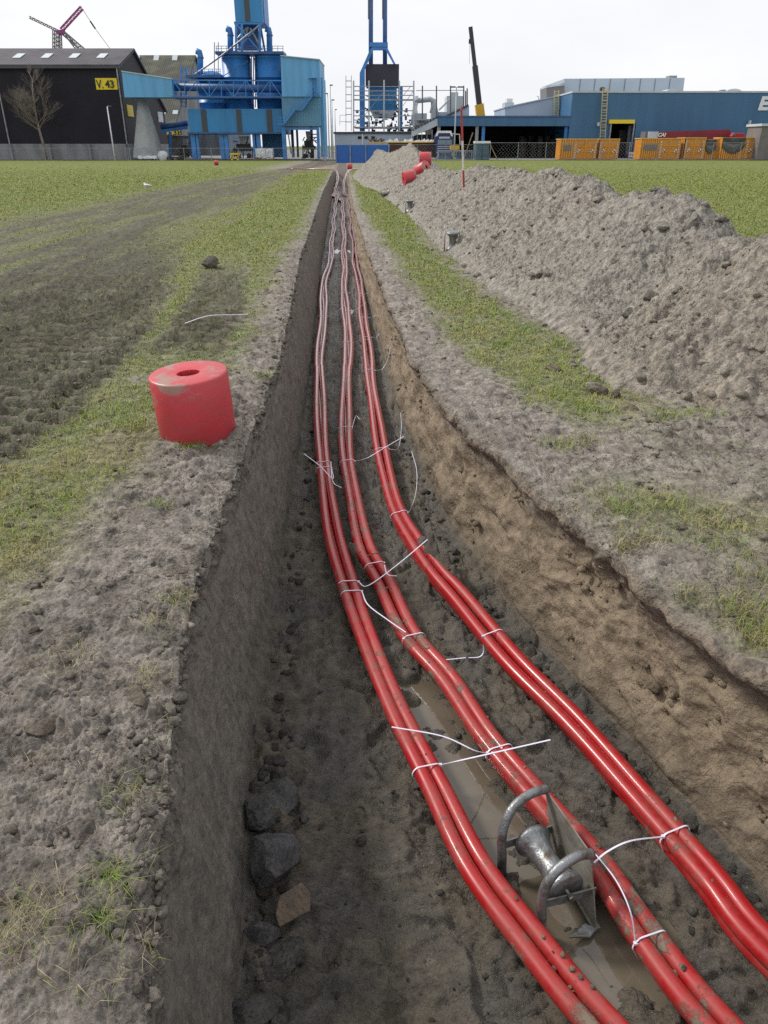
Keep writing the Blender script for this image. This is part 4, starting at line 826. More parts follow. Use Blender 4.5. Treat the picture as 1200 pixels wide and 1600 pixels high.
q_ = hit(640,284,'long',14,36); print('roll1', q_); put_roll(q_ + V_((-.22,0,.10)), (0, H_*.9, .3), q_.y*.041, 'lowest red roll lying on the left slope of the soil ridge')
q_ = hit(659,268,'long',16,36); print('roll2', q_); put_roll(q_ + V_((-.15,0,-.02)), (.9, .9, .3), q_.y*.042, 'middle red roll on the soil ridge, tipped with its open core facing the camera')
q_ = hit(664,255,'long',18,36); print('roll3', q_); put_roll(q_ + V_((-.22,0,.15)), (0, H_, -.05), q_.y*.040, 'highest red roll lying on its side at the crest of the ridge')
pr_ = G(596,267,0); put_roll(V_((-.25,44.5,.12)), (.35, .9, .2), 1.35, 'red roll lying at the foot of the far soil heap')
put_roll(V_((-2.9,64.5,.2)), (0, H_, 0), 1.1, 'small distant red roll at the far end of the trench')
put_roll(V_((-16.2,78,.2)), (0, H_, .1), 1.1, 'tiny distant red roll alone on the grass in front of the silo plant')
# ------------------------------------------------------------------ cable rollers waiting on the grass
def make_bank_roller():
    root = empty('bank_roller', (0,0,0), 'x', 'cable roller')
    MB().lathe((0,0,.02), [(.02,0),(.10,0),(.105,.012),(.085,.03),(.06,.07),(.052,.13),(.06,.20),(.085,.24),(.105,.262),(.10,.275),(.02,.275)], 24).build('roller', GALV, root, True)
    for s in (-1, 1): MB().tube([(.13*s,.02,0), (.13*s,.02,.10), (.125*s,.03,.31)], .011, 8).build('handle', GALV, root, True)
    MB().bar((-.14,.02,.012), (.14,.02,.012), .03, .008).build('base_bar', GALV, root)
    MB().add([(.05,.12,0),(.13,.10,0),(.13,.10,.26),(.05,.12,.26),(.05,.125,0),(.13,.105,0),(.13,.105,.26),(.05,.125,.26)], [(0,1,2,3),(7,6,5,4),(0,4,5,1),(1,5,6,2),(2,6,7,3),(3,7,4,0)]).build('side_plate', GALV2, root)
    return root
b0 = make_bank_roller(); tag(b0, 'nearest grey cable roller standing on end on the right bank below the ridge', 'cable roller', 'cable rollers on the right bank')
b0.scale = (1.1,)*3; b0.location = (1.22,13.9,.01); b0.rotation_euler = (.12,-.06,.3)
for loc, rot, lb in [((.72,22.3,.0), (0,0,.8), 'middle one of the cable rollers along the foot of the soil ridge'), ((-.1,29.5,.06), (0,1.3,.3), 'farthest dark cable roller, lying on its side at the foot of the ridge')]:
    c = copy_tree(b0); c.location = loc; c.rotation_euler = rot; c['label'] = lb
# ------------------------------------------------------------------ bigger clods on the heaps and banks
for i, (px, py, kd, y0, y1, r_, sc_k, lb) in enumerate([(938,312,'long',7,16,.13,(1.3,.9,.8),'pale boulder like clod just under the crest of the soil ridge'),
 (905,292,'long',7,16,.16,(1.4,.8,.45),'dark cracked slab of clay on the crest of the soil ridge'),(1085,345,'long',6,12,.17,(1.3,.9,.8),'tan lump high on the right end of the soil ridge'),
 (1035,352,'long',6,12,.12,(1.1,.9,.8),'brownish lump left of the tan one on the ridge'),(1020,462,'long',5,9,.11,(1.2,.9,.8),'upper one of the dark clods in the hollow of the ridge'),(985,488,'long',5,9,.12,(1.2,.9,.7),'lower left one of the dark clods in the hollow of the ridge'),
 (1058,452,'long',5,9,.08,(1,.9,.8),'smaller clod right of the hollow in the ridge'),(1185,640,'near',3.5,8,.085,(1.2,.9,.7),'pale clod at the foot of the near heap by the right edge'),(1165,655,'near',3.5,8,.06,(1.1,.9,.8),'small clod in front of the pale one at the near heap foot')]):
    q_ = hit(px, py, kd, y0, y1); big_rock('soil_clod', q_ - V_((0,0,r_*.15)), r_*.7, sc_k, (.20,.182,.155) if i not in (1,4,5) else (.13,.118,.10), lb, 'clod', 31+i*3, i*.7, 3)
for i, (px, py, r_, sc_k, lb) in enumerate([(935,612,.065,(1.2,1,.9),'left brown clod of the cluster at the heap foot beside the grass'),(962,618,.05,(1,1,1.1),'middle brown clod of the cluster at the heap foot'),(985,640,.055,(1,1,.9),'right brown clod of the cluster at the heap foot'),
 (865,575,.06,(1.4,.9,.6),'brown peaked clod on the grass left of the cluster'),(70,1130,.05,(1.3,.9,.4),'flat tan clod on the left bank near the left edge'),(118,1105,.035,(1.2,.9,.5),'small tan clod right of the flat one on the left bank'),(215,1085,.045,(1.5,.8,.4),'grey flake of clay near the left trench lip')]):
    q_ = G(px, py, 0); big_rock('soil_clod', q_ + V_((0,0,-.005)), r_, sc_k, (.13,.108,.082), lb, 'clod', 71+i*3, i*.9, 3)
# ------------------------------------------------------------------ ranging pole
q_ = hit(725,292,'long',8,34); base = q_ - V_((0,0,.05)); top_ = P(721,172,q_.y); print('pole', base, top_) 
rp_ = empty('ranging_pole', base, 'red and white banded ranging pole stuck in the soil ridge', 'ranging pole')
segs = [(0,.245,'pole_red'),(.245,.62,'pole_white'),(.62,.995,'pole_red'),(.995,1.0,'pole_white')]
down = (base-top_)*.12
MB().tube([base+down, base], .022, 10).build('tip', M['pole_red'], rp_)
for a, b, mm in segs[:3]: MB().tube([base.lerp(top_, a), base.lerp(top_, b)], .024, 10).build('band', M[mm], rp_)
MB().lathe(top_, [(.03,-.01),(.02,.04),(.005,.10)], 10).build('cap', M['pole_red'], rp_)
# ------------------------------------------------------------------ gull
gl = empty('gull', (-9.85,33.6,.02), 'white and grey gull standing on the muddy track in the left field', 'bird', rz=2.6)
def gl_b(pts, name, m_): return MB().tube([gl.matrix_basis @ V_(p) for p, r in pts], [r for p, r in pts], 14).build(name, m_, gl, True)
bpy.context.view_layer.update()
gl.location.z = .03
gl_b([((-.24,0,.14),.008),((-.15,0,.15),.035),((-.05,0,.16),.062),((.05,0,.165),.07),((.12,0,.19),.058),((.16,0,.235),.036),((.175,0,.27),.036),((.20,0,.285),.033),((.225,0,.28),.014)], 'body', M['white'])
for s in (-1, 1):
    gl_b([((-.32,.02*s,.15),.006),((-.2,.045*s,.165),.022),((-.05,.055*s,.18),.038),((.07,.05*s,.18),.03),((.11,.035*s,.18),.01)], 'wing', mat('gull_grey', (.30,.32,.36), .7))
    gl_b([((0,.03*s,.12),.006),((.01,.03*s,.0),.005),((.04,.03*s,-.01),.006)], 'leg', M['pole_red'])
gl_b([((.22,0,.28),.010),((.265,0,.268),.003)], 'beak', M['pole_red'])
gl_b([((.172,0,.285),.034),((.205,0,.294),.034),((.222,0,.288),.020)], 'hood', M['ink'])

# ================================================================== industrial site beyond the field
YB = 107.0
pv = MB().box(-400, 400, 104.5, 330, .028, .034).build('yard_paving', M['asphalt']); pv['kind'] = 'structure'
# --- warehouse V 43
Xc = P(204.5,250,YB).x; ze = P(185,103,YB).z; zr = P(199,78,114).z; zlow = P(251,174,126).z; zb = P(205,225,YB).z
wh = empty('warehouse', (Xc,YB,0), 'black clad warehouse with yellow V 43 sign and concrete plinth', 'warehouse')
gab = [(YB,zb),(YB,ze),(114,zr),(126.5,zlow),(126.5,zb)]
MB().prism(gab, 'x', Xc-80, Xc).build('wall', M['black_clad'], wh)
MB().prism([(YB-.4,ze-.25),(YB-.4,ze+.12),(114,zr+.18),(114.1,zr-.1)], 'x', Xc-80.3, Xc+.3).build('roof', M['brown_roof'], wh)
MB().prism([(114.02,zr+.17),(114.0,zr-.1),(127,zlow-.1),(127,zlow+.2)], 'x', Xc-80.3, Xc+.3).build('roof', M['brown_roof'], wh)
plin = MB().box(Xc-80, Xc+.12, YB-.25, 126.7, 0, zb+.02); plin.build('plinth', M['concrete'], wh)
for px_ in (17, 78, 140, 196): MB().pb(px_-1.8, 225, px_+1.8, 250, YB-.6, .34).build('buttress', M['concrete'], wh)
MB().prism([(YB-.6,ze-.3),(YB-.6,ze-.08),(YB-.41,ze-.08),(YB-.41,ze-.3)], 'x', Xc-80, Xc+.3).build('gutter', M['grille'], wh)
for a, b in (((0,145),(15,226)), ((182.5,106),(198.5,226))):
    z0, z1 = P(0,a[1],YB-.5).z, P(0,b[1],YB-.5).z; xx = P(b[0],b[1],YB-.5).x; MB().tube([(xx,YB-.45,z1),(xx,YB-.45,z0)], .09, 8).build('downpipe', M['steel'], wh)
zt = lambda t: (YB-.4+(114-YB+.4)*t, ze+.12+(zr+.06-ze)*t)
for px_ in (31, 75, 118, 161):
    x0 = P(px_-6,88,110.5).x; x1 = P(px_+6,88,110.5).x; (ya, za), (yb2, zb2) = zt(.36), zt(.62)
    MB().prism([(ya,za+.03),(yb2,zb2+.03),(yb2,zb2+.1),(ya,za+.1)], 'x', x0, x1).build('skylight', M['skylight'], wh)
sg = MB().pb(149.5,122,183,140,YB-.12,.08).build('sign', M['yellow'], wh)
q = P(156,132,YB-.2); text('V.', 'lettering', M['ink'], sg, q, 1.35, .8); q = P(171.5,132,YB-.2); text('43', 'lettering', M['ink'], sg, q, 1.15, 1.0, bold=.02)
for o_ in sg.children: o_.location -= wh.location*1
for (y0, y1, z0, z1, mm) in ((108.2,110.6,P(0,182,109).z,P(0,164,109).z,'yellow'), (122.5,125,P(0,191,124).z,P(0,175,124).z,'palegrey')):
    MB().box(Xc, Xc+.1, y0, y1, z0, z1).build('window', M[mm], wh)
# --- concrete pier carrying the conveyor
pier = MB().tube([P(233,249,106.3), P(233,246,106.3), P(228,205,106.3), P(222,157,106.3)], [2.05,2.02,1.3,.52], 36).build('concrete_pier', mat('pier_concrete', (.34,.36,.37), .85, vary=.25, vscale=.6), None, True)
tag(pier, 'tapering concrete pier under the light blue conveyor head', 'pier')
# --- second warehouse
w2 = empty('warehouse', (-50,150,0), 'warehouse with big mossy dark roof behind the conveyor and silos', 'warehouse')
x2r = P(300,110,165).x; zr2 = P(0,89,168).z; ze2 = P(0,200,146).z
MB().prism([(146,0),(146,ze2),(168,zr2),(190,ze2),(190,0)], 'x', x2r-70, x2r).build('wall', M['concrete'], w2)
MB().prism([(145.6,ze2),(145.6,ze2+.25),(168,zr2+.3),(168.05,zr2)], 'x', x2r-70.3, x2r+.4).build('roof', M['moss_roof'], w2)
MB().prism([(168.02,zr2),(168,zr2+.29),(190.6,ze2+.2),(190.6,ze2)], 'x', x2r-70.3, x2r+.4).build('roof', M['moss_roof'], w2)
for px_, py_ in ((183,95),(214,95),(244,95),(273,95),(255,185),(274,186)):
    Yq = 166.4 if py_ < 100 else 149.0; zq = P(0,py_,Yq).z; 
    f_ = (Yq-146)/22; zroof = ze2+.25+(zr2-ze2)*f_
    MB().prism([(Yq-.8,zroof-.75),(Yq+.8,zroof+.85),(Yq+.8,zroof+.92),(Yq-.8,zroof-.68)], 'x', P(px_-4,py_,Yq).x, P(px_+4,py_,Yq).x).build('skylight', M['skylight'], w2)
s2 = MB().pb(255,203,281,211,145.3,.15).build('sign', M['yellow'], w2); text('V. 38', 'lettering', M['ink'], s2, P(268,207,145.1)-w2.location, 1.35, 1.3)
MB().pb(253,212,300,248,145.8,.15).build('door_panel', M['greenmach'], w2)
# --- conveyor bridge
YC = 104.0
cv = empty('conveyor_bridge', P(270,150,YC), 'light blue conveyor head with blue truss bridge running right to the silos', 'conveyor')
MB().poly([(190,111),(268,123),(270,152),(194.5,152)], YC, 3.2).build('head_housing', M['ltblue'], cv)
MB().poly([(189.5,110.2),(268.5,122.2),(268.5,123.8),(189.5,112)], YC-.1, 3.4).build('head_roof', M['palegrey'], cv)
MB().tube([P(269,136,YC+1.4), P(440,139,YC+1.4)], .42, 16).build('conveyor_tube', M['dkblue'], cv, True)
tr = MB()
for yq in (YC+.3, YC+2.6):
    tr.bar(P(268,125,yq), P(440,126,yq), .13); tr.bar(P(268,152,yq), P(440,152,yq), .2)
    for i in range(9):
        xa = 270+i*19; xb = xa+19; tr.bar(P(xa,152,yq), P(xa,125,yq), .08); tr.bar(P(xa,152 if i % 2 else 125,yq), P(xb,125 if i % 2 else 152,yq), .08)
tr.build('truss', M['blue'], cv)
MB().poly([(268,151),(440,151),(440,153.4),(268,153.4)], YC-.05, 2.9).build('walkway', M['dkblue'], cv)
# sloping tube conveyor from the far left into the hopper building
c2_ = empty('tube_conveyor', P(290,195,112), 'low sloping blue tube conveyor behind the concrete pier', 'conveyor')
MB().tube([P(252,199,113), P(294,192,113)], .36, 14).build('conveyor_tube', M['dkblue'], c2_, True); MB().bar(P(252,205,113), P(294,199,113), .5, .35).build('beam', M['blue'], c2_)
MB().line([(266,206),(266,246)], 113, .22, 8).build('leg', M['blue'], c2_)
# --- silos
def silo(pxc, half, ytop, ybot, Yc, label):
    c = P(pxc, (ytop+ybot)/2, Yc); zt_, zb_ = P(0,ytop,Yc-1).z, P(0,ybot,Yc-1).z; r = half/1462*Yc*1.14
    root = empty('silo', (c.x,Yc+r,zb_), label, 'silo', 'blue silos in a row'); H = zt_-zb_
    MB().lathe((c.x,Yc+r,zb_-1.5), [(r*.5,0),(r,1.4),(r,H*.2+1.5),(r*1.015,H*.2+1.5),(r*1.015,H*.2+1.6),(r,H*.2+1.6),(r,H*.62+1.5),(r*1.012,H*.62+1.5),(r*1.012,H*.62+1.6),(r,H*.62+1.6),(r,H+1.5)], 32).build('shell', M['blue'], root, True)
    MB().lathe((c.x,Yc+r,zt_-.02), [(r*1.01,0),(r*.9,.35),(r*.45,.75),(.2,.9)], 32).build('top_cone', M['blue'], root, True)
    return root, r, c.x, zt_
silo(328,22,120,170,108,'short blue silo, leftmost of the three behind the truss bridge')
silo(368,22,88,170,108,'tall blue silo in the middle, marked by cross bracing')
silo(419,22,88,170,108,'tall blue silo on the right beside the light blue building')
xb_ = MB()
for a, b in (((347,95),(388,120)),((388,95),(347,120)),((347,125),(388,165)),((388,125),(347,165))): xb_.bar(P(*a,107.3), P(*b,107.3), .08)
tag(xb_.build('cross_bracing', M['dkblue']), 'blue diagonal bracing in front of the middle tall silo', 'bracing')
def vent(px_, py0, py1, Yc, label):
    root = empty('vent_pipe', P(px_,py1,Yc), label, 'vent pipe', 'curved vent pipes on the silos')
    a, b = P(px_,py1,Yc), P(px_,py0+4,Yc); d = -1
    MB().tube([a, b, b+V_((.05*d,0,.35)), b+V_((.45*d,0,.5))], [.36,.36,.38,.36], 14).build('pipe', M['blue'], root, True)
    MB().lathe(b+V_((0,0,-.3)), [(.43,0),(.43,.12)], 16).build('flange', M['dkblue'], root)
vent(360,48,82,110,'left one of the two tall curved vents above the silos'); vent(421,48,82,110,'right one of the two tall curved vents above the silos'); vent(313,83,119,109,'lower curved vent above the short left silo')
# platform over the silos
pf = empty('platform', P(390,82,107), 'blue steel platform with railings on top of the two tall silos', 'platform')
MB().pb(336,80,443,84.5,107.5,3.2).build('deck', M['dkblue'], pf)
ra = MB()
for px_ in range(338, 445, 8): ra.bar(P(px_,80,106.6), P(px_,72,106.6), .05)
for py_ in (72, 76): ra.bar(P(337,py_,106.6), P(443,py_,106.6), .05)
ra.build('railing', M['dkblue'], pf)
p2 = empty('platform', P(315,121,106.8), 'lower blue platform with railing around the short left silo', 'platform')
MB().pb(291,117,344,121,106.8,5).build('deck', M['dkblue'], p2); ra = MB()
for px_ in range(284, 346, 6): ra.bar(P(px_,118,106.7), P(px_,108,106.7), .05)
for py_ in (108, 112): ra.bar(P(283,py_,106.7), P(345,py_,106.7), .05)
ra.build('railing', M['blue'], p2)
lt_ = MB()
for px_ in (283, 291): lt_.bar(P(px_,168,107), P(px_,104,107), .16)
for i in range(10): lt_.bar(P(283,106+i*6.5,107), P(291,109+i*6.5,107), .08)
lt_.build('ladder_tower', M['blue'], p2)
ch = MB().tube([P(305,116,107.2), P(345,88,107.2), P(405,40,107.2)], .10, 10).build('chute_pipe', M['steel']); tag(ch, 'long grey sloping chute pipe from the low left vent up to the tower', 'pipe')
dn = MB()
for px_ in (393, 396, 399): dn.line([(px_,88),(px_,168)], 108.4, .07)
for px_ in (335, 341): dn.line([(px_,66),(px_,120)], 107, .05)
tag(dn.build('downpipes', M['dkblue']), 'thin dark vertical pipes between the tall silos', 'pipes')
# --- elevator tower
tw_ = empty('elevator_tower', P(388,82,108), 'blue elevator tower with dark vertical strip rising out of frame', 'tower')
MB().pb(364.5,-60,408,35,108,5.5).build('housing', M['midblue'], tw_); MB().pb(380,-60,388,33,107.9,.08).build('dark_strip', M['grille'], tw_)
MB().pb(406,-60,411,36,109,4).build('side_panel', M['blue'], tw_); fr_ = MB()
for px_ in (369, 378, 406): fr_.bar(P(px_,36,108.2), P(px_,81,108.2), .28)
for a, b in (((369,37),(406,80)),((406,37),(369,80))): fr_.bar(P(*a,108.1), P(*b,108.1), .14)
fr_.bar(P(366,36,108.2), P(410,36,108.2), .3); fr_.bar(P(406,36,112), P(414,81,112), .25)
fr_.build('frame', M['blue'], tw_); MB().pb(371,38,404,79,111,.3).build('backing', M['dkblue'], tw_)
chs = MB()
for a, b in (((387,42),(372,60)),((391,44),(409,78)),((388,42),(376,78))): chs.tube([P(*a,108.7), P(*b,108.7)], .13, 10)
chs.build('chutes', M['steel'], tw_)
# --- hopper building over the yard
hb = empty('hopper_building', P(367,208,105), 'long mid blue hopper building on legs with three dark vertical strips', 'hopper building')
MB().pb(294.5,170,441,207,105,9).build('housing', M['midblue'], hb)
for a, b in ((315,323),(370,377),(417,425)): MB().pb(a,171,b,207,104.9,.08).build('dark_strip', M['grille'], hb)
MB().pb(292,206.5,443,209,104.85,9.3).build('edge_beam', M['dkblue'], hb)
for a, b in ((299,307),(306,311),(344,350),(351,357),(395,399),(401,407)): MB().pb(a,208.5,b,248,105.4,.5).build('leg', M['blue'], hb)
for a, b in ((296,304),(346,352),(398,403)): MB().pb(a,208.5,b,246,111.4,.6).build('leg', M['dkblue'], hb)
bw = MB().pb(308,209,343,243,118,.4).build('concrete_wall', M['concrete']); tag(bw, 'pale concrete wall seen between the hopper legs at left', 'wall')
bw = MB().pb(410,208,446,246,112,.4).build('panel_wall', M['midblue']); tag(bw, 'blue panel wall at the back between the hopper and the stair building', 'wall')
bw = MB().pb(356,209,392,243,119,.4).build('concrete_wall', M['palegrey']); tag(bw, 'pale grey wall behind the yellow framed machine', 'wall')
# --- stair building
st_ = empty('stair_building', P(470,200,103.5), 'light blue corrugated building on stilts with outside stair and blue door', 'building')
MB().poly([(438.5,87),(499,93),(500.5,151),(440.5,151)], 103.5, 8).build('upper_wall', M['ltblue'], st_)
MB().pb(441,151.5,500.5,197,103.7,8).build('lower_wall', mat('grey_blue_sheet', (.10,.27,.42), .5, vary=.15, vscale=.5, corr=1.6), st_)
MB().poly([(438,86),(499.5,92),(499.5,93.4),(438,87.4)], 103.3, 8.4).build('roof_edge', M['palegrey'], st_)
MB().pb(499.5,121,506,246,105,5).build('stair_shaft', M['ltblue'], st_)
dr = MB().pb(488,122,495,145,103.4,.12).build('door', M['blue'], st_)
MB().pb(482,120.5,494,122,102.9,.6).build('canopy', M['ltblue'], st_)
sr = MB(); 
for dy in (0, 1.0):
    sr.bar(P(489,147,102.5+dy), P(473,170,102.5+dy), .12, .22); sr.bar(P(461,171,102.5+dy), P(443,194,102.5+dy), .12, .22)
    sr.bar(P(473,171,102.5+dy), P(461,171,102.5+dy), .12, .2); sr.bar(P(489,147,102.5+dy), P(499,147,102.5+dy), .12, .2); sr.bar(P(434,194,102.5+dy), P(443,194,102.5+dy), .12, .2)
for t in np.linspace(0, 1, 12):
    for a, b in (((489,147),(473,170)),((461,171),(443,194))):
        c = P(*a,102.5).lerp(P(*b,102.5), t); sr.box(c.x-.15, c.x+.15, 102.5, 103.4, c.z-.02, c.z+.03)
sr.build('stair', M['blue'], st_); rl = MB()
for (a, b) in (((489,136),(473,159)),((473,159),(461,160)),((461,160),(443,183)),((443,183),(434,183)),((489,136),(499,136))):
    rl.bar(P(*a,102.45), P(*b,102.45), .06); rl.bar(P(a[0],a[1]+5,102.45), P(b[0],b[1]+5,102.45), .04)
    for t in (0, .5): c = P(*a,102.45).lerp(P(*b,102.45), t); rl.bar(c, c-V_((0,0,.85)), .05)
rl.build('handrail', M['blue'], st_)
for a, b in ((441,447),(495,499.5)): MB().pb(a,197,b,248,103.9,.45).build('leg', M['blue'], st_)
for a, b in ((455,459),(463,466),(485,489)): MB().pb(a,197,b,246,110,.4).build('leg', M['dkblue'], st_)
MB().pb(441,199,499,203,103.95,.3).build('beam', M['blue'], st_)
for py_ in (209, 214, 219): MB().pb(484,py_,497,py_+1.6,108,.3).build('louvre', M['dkblue'], st_)
MB().line([(449,200),(455,240)], 104.6, .09).build('downpipe', M['steel'], st_)
# --- machines in the yard
def machine(name, pxa, pxb, pya, pyb, Y, label, seed, extra=None):
    r_ = random.Random(seed); root = empty(name, P((pxa+pxb)/2, pyb, Y), label, 'machine'); mb = MB(); wpx = pxb-pxa; hpx = pyb-pya
    mb.pb(pxa+wpx*.2, pya+hpx*.35, pxb-wpx*.25, pya+hpx*.62, Y+.8, 1.2); mb.pb(pxa+wpx*.05, pya+hpx*.55, pxb, pya+hpx*.68, Y+.5, 1.6)
    for i in range(16):
        a = (r_.uniform(pxa, pxb), r_.uniform(pya+hpx*.2, pyb)); b = (a[0]+r_.uniform(-.3,.3)*wpx, min(pyb, a[1]+r_.uniform(-.1,.5)*hpx)); y_ = Y+r_.uniform(0, 2); mb.bar(P(*a,y_), P(*b,y_), .12)
    for px_ in (pxa+wpx*.12, pxa+wpx*.5, pxb-wpx*.1): mb.bar(P(px_,pya+hpx*.5,Y+.4), P(px_,pyb,Y+.4), .14)
    mb.build('frame', M['greenmach'], root)
    hp = MB().poly([(pxa+wpx*.3,pya),(pxb-wpx*.3,pya),(pxb-wpx*.4,pya+hpx*.35),(pxa+wpx*.4,pya+hpx*.35)], Y+.7, 1.2); hp.build('hopper', M['steel'], root)
    for px_ in (pxa+wpx*.3, pxb-wpx*.25):
        c = P(px_, pyb-3.5, Y+.3); MB().lathe(c, [(.04,0),(.3,.02),(.3,.2),(.04,.22)], 16, (0,1,0)).build('wheel', M['rubber'], root)
    return root
machine('mobile_machine', 362,398,213,247,107, 'dark mobile conveyor machine with hopper under the hopper building', 3)
machine('mobile_machine', 471,492,205,247,107, 'dark machine with tall hopper under the stair building', 8)
machine('mobile_machine', 280,297,217,246,115, 'small dark machine frame left of the first blue leg', 12)
yf = empty('yellow_frame', P(366,250,104), 'small yellow trestle frame on the yard in front of the hopper legs', 'trestle')
MB().pb(359,239,375,242,104,.8).build('top_bar', M['yellow'], yf)
for a, b in ((361,363),(373,371)): MB().bar(P(a,242,104.2), P(b,251,104.2), .2).build('leg', M['yellow'], yf)
MB().pb(361,246,373,247.6,104.1,.3).build('cross_bar', M['yellow'], yf)
pt = empty('tarped_pallet', P(413,250,104), 'white film wrapped load on a wooden pallet in front of the hopper', 'pallet load')
def crumple(px0, py0, px1, py1, Y, dep, seed, amp=.12, n_=14):
    mb = MB(); a = P(px0,(py0+py1)/2,Y); b = P(px1,(py0+py1)/2,Y); z0, z1 = P(0,py1,Y).z, P(0,py0,Y).z; vs = []; r_ = random.Random(seed)
    prof = [(0,z0),(-.03,z0+(z1-z0)*.5),(.0,z1-.1),(.2,z1),(dep-.2,z1),(dep,z1-.1),(dep,z0)]
    for d, z in prof:
        for k in range(n_+1):
            t = k/n_; j = (r_.random()-.5)*amp; vs.append((a.x+(b.x-a.x)*t+(r_.random()-.5)*amp*.6, Y+d+j, z+(j*1.3 if z > z0+.1 else 0)))
    m_ = n_+1; fs = [(i*m_+k, i*m_+k+1, (i+1)*m_+k+1, (i+1)*m_+k) for i in range(len(prof)-1) for k in range(n_)]
    fs += [tuple(i*m_ for i in range(len(prof)))[::-1], tuple(i*m_+n_ for i in range(len(prof))), tuple(range(m_))[::-1] + tuple((len(prof)-1)*m_+k for k in range(m_))]
    return mb.add(vs, fs)
crumple(399,232,426,247,104,1.4,5).build('wrapped_load', M['whitesheet'], pt)
for z_ in (0, .25): MB().box(P(396,248,104).x, P(427,248,104).x, 104, 105.5, .05+z_*.9, .14+z_*.9).build('pallet_deck', M['wood'], pt)
for px_ in (398,411,424): MB().pb(px_,247.5,px_+3,250,104.05,1.3).build('pallet_block', M['wood'], pt)
# flatbed trailer and covered thing beside the pier
ftr = empty('flat_trailer', P(270,248,103.5), 'low flat trailer with dark wheels beside the white covered machine', 'trailer')
MB().pb(256,245,285,247.2,103.5,2.2).build('bed', M['rustbrown'], ftr, bevel=.03); MB().pb(280,243,287,246,103.6,1.9).build('headboard', M['greenmach'], ftr)
for px_ in (268, 279, 284): MB().lathe(P(px_,248,103.5), [(.06,0),(.26,.02),(.26,.22),(.06,.24)], 16, (0,1,0)).build('wheel', M['rubber'], ftr)
cvd = empty('covered_machine', P(236,248,103.5), 'machine wrapped in white film with a round hump and long flat tail', 'covered machine')
MB().lathe(P(253,244,103.4), [(.1,0),(.55,.02),(.62,.2),(.6,.9),(.5,1.0),(.1,1.05)], 22, (0,1,0)).build('wrapped_drum', M['whitesheet'], cvd, True)
crumple(216,244,246,248.6,103.4,1.3,9,.14).build('wrapped_tail', M['whitesheet'], cvd)
# --- bare tree
tr_ = empty('bare_tree', P(73,252,104.5), 'tall leafless tree leaning left in front of the black V 43 warehouse', 'tree')
tb0 = tr_.location.copy(); tb0.z = -.05; trunk_top = P(57,185,104.5)
trk = MB(); trk.tube([tb0, P(69,230,104.5), P(62,205,104.5), trunk_top, P(52,150,104.6), P(50,122,104.7)], [.19,.16,.14,.12,.08,.03], 9); trk.build('trunk', M['bark'], tr_, True)
cr = MB(); rt_ = random.Random(11)
def branch(p, d, L, r, lvl):
    n_ = 4; pts = [p]; dd = d.copy()
    for i in range(n_):
        dd = (dd + V_((rt_.uniform(-.16,.16), rt_.uniform(-.16,.16), rt_.uniform(-.04,.14)))).normalized(); pts.append(pts[-1] + dd*L/n_)
    cr.tube(pts, [r*(1-.75*i/n_) for i in range(n_+1)], 4, False)
    if lvl == 0: return
    for i in range(5 if lvl > 1 else 4):
        t = rt_.uniform(.25, 1); k = min(n_-1, int(t*n_)); q = pts[k].lerp(pts[k+1], t*n_-k)
        nd = (dd + V_((rt_.uniform(-.8,.8), rt_.uniform(-.8,.8), rt_.uniform(-.25,.6)))).normalized(); branch(q, nd, L*rt_.uniform(.45,.7), r*.5, lvl-1)
for i in range(22):
    t = rt_.uniform(0, 1); q = P(62,205,104.5).lerp(trunk_top, min(1, t*2)) if t < .5 else trunk_top.lerp(P(50,122,104.7), (t-.5)*2)
    a = rt_.uniform(0, 6.28); branch(q, V_((math.cos(a)*.8, math.sin(a)*.8, .55)).normalized(), rt_.uniform(1.6,2.9)*(1.15-.35*t), .045, 3)
cr.build('crown', M['bark'], tr_)
# --- lamp posts
def lamp(name, px0, py0, px1, py1, Y, label, arms=(1,), mt='palegrey', arm=.9, head=.5, group='lamp posts around the yard'):
    a, b = P(px1,py1,Y), P(px0,py0,Y); b = V_((a.x,Y,b.z)); root = empty(name, a, label, 'lamp post', group)
    MB().tube([a, b], [.10,.06], 10).build('post', M[mt], root, True)
    for s in arms:
        MB().tube([b, b+V_((s*arm*.5,0,.08)), b+V_((s*arm,0,.06))], .035, 8).build('arm', M[mt], root)
        c = b+V_((s*(arm+head*.3),0,.05)); MB().box(c.x-head/2, c.x+head/2, Y-.15, Y+.15, c.z-.05, c.z+.09).build('lamp_head', M['grille'], root, bevel=.03)
    return root
lamp('street_lamp', 170,167,180,252,103, 'short white lamp post with bent arm in front of the black warehouse', arm=.25, head=.3, mt='white')
lamp('street_lamp', 707.5,137,709,252,101, 'tall twin headed lamp post in front of the long blue shed', arms=(1,-1), arm=.25, head=.65)
lamp('floodlight_post', 516,134,519,250,116, 'tallest single floodlight post right of the stair building', arms=(1,), arm=.05, head=.4)
lamp('floodlight_post', 512,147,515,250,122, 'left one of the thin floodlight posts beside the stair building', arms=(-1,), arm=.05, head=.45)
lamp('floodlight_post', 519.5,157,521,250,126, 'lower floodlight post just right of the tallest one', arms=(1,), arm=.03, head=.45)
lamp('street_lamp', 523.5,172,524.5,225,140, 'small distant lamp post left of the scaffold ladder', arms=(1,), arm=.1, head=.3)
lamp('street_lamp', 507,166,508,230,128, 'dark distant lamp post close behind the stair building', arms=(-1,), arm=.2, head=.3, mt='dkblue')
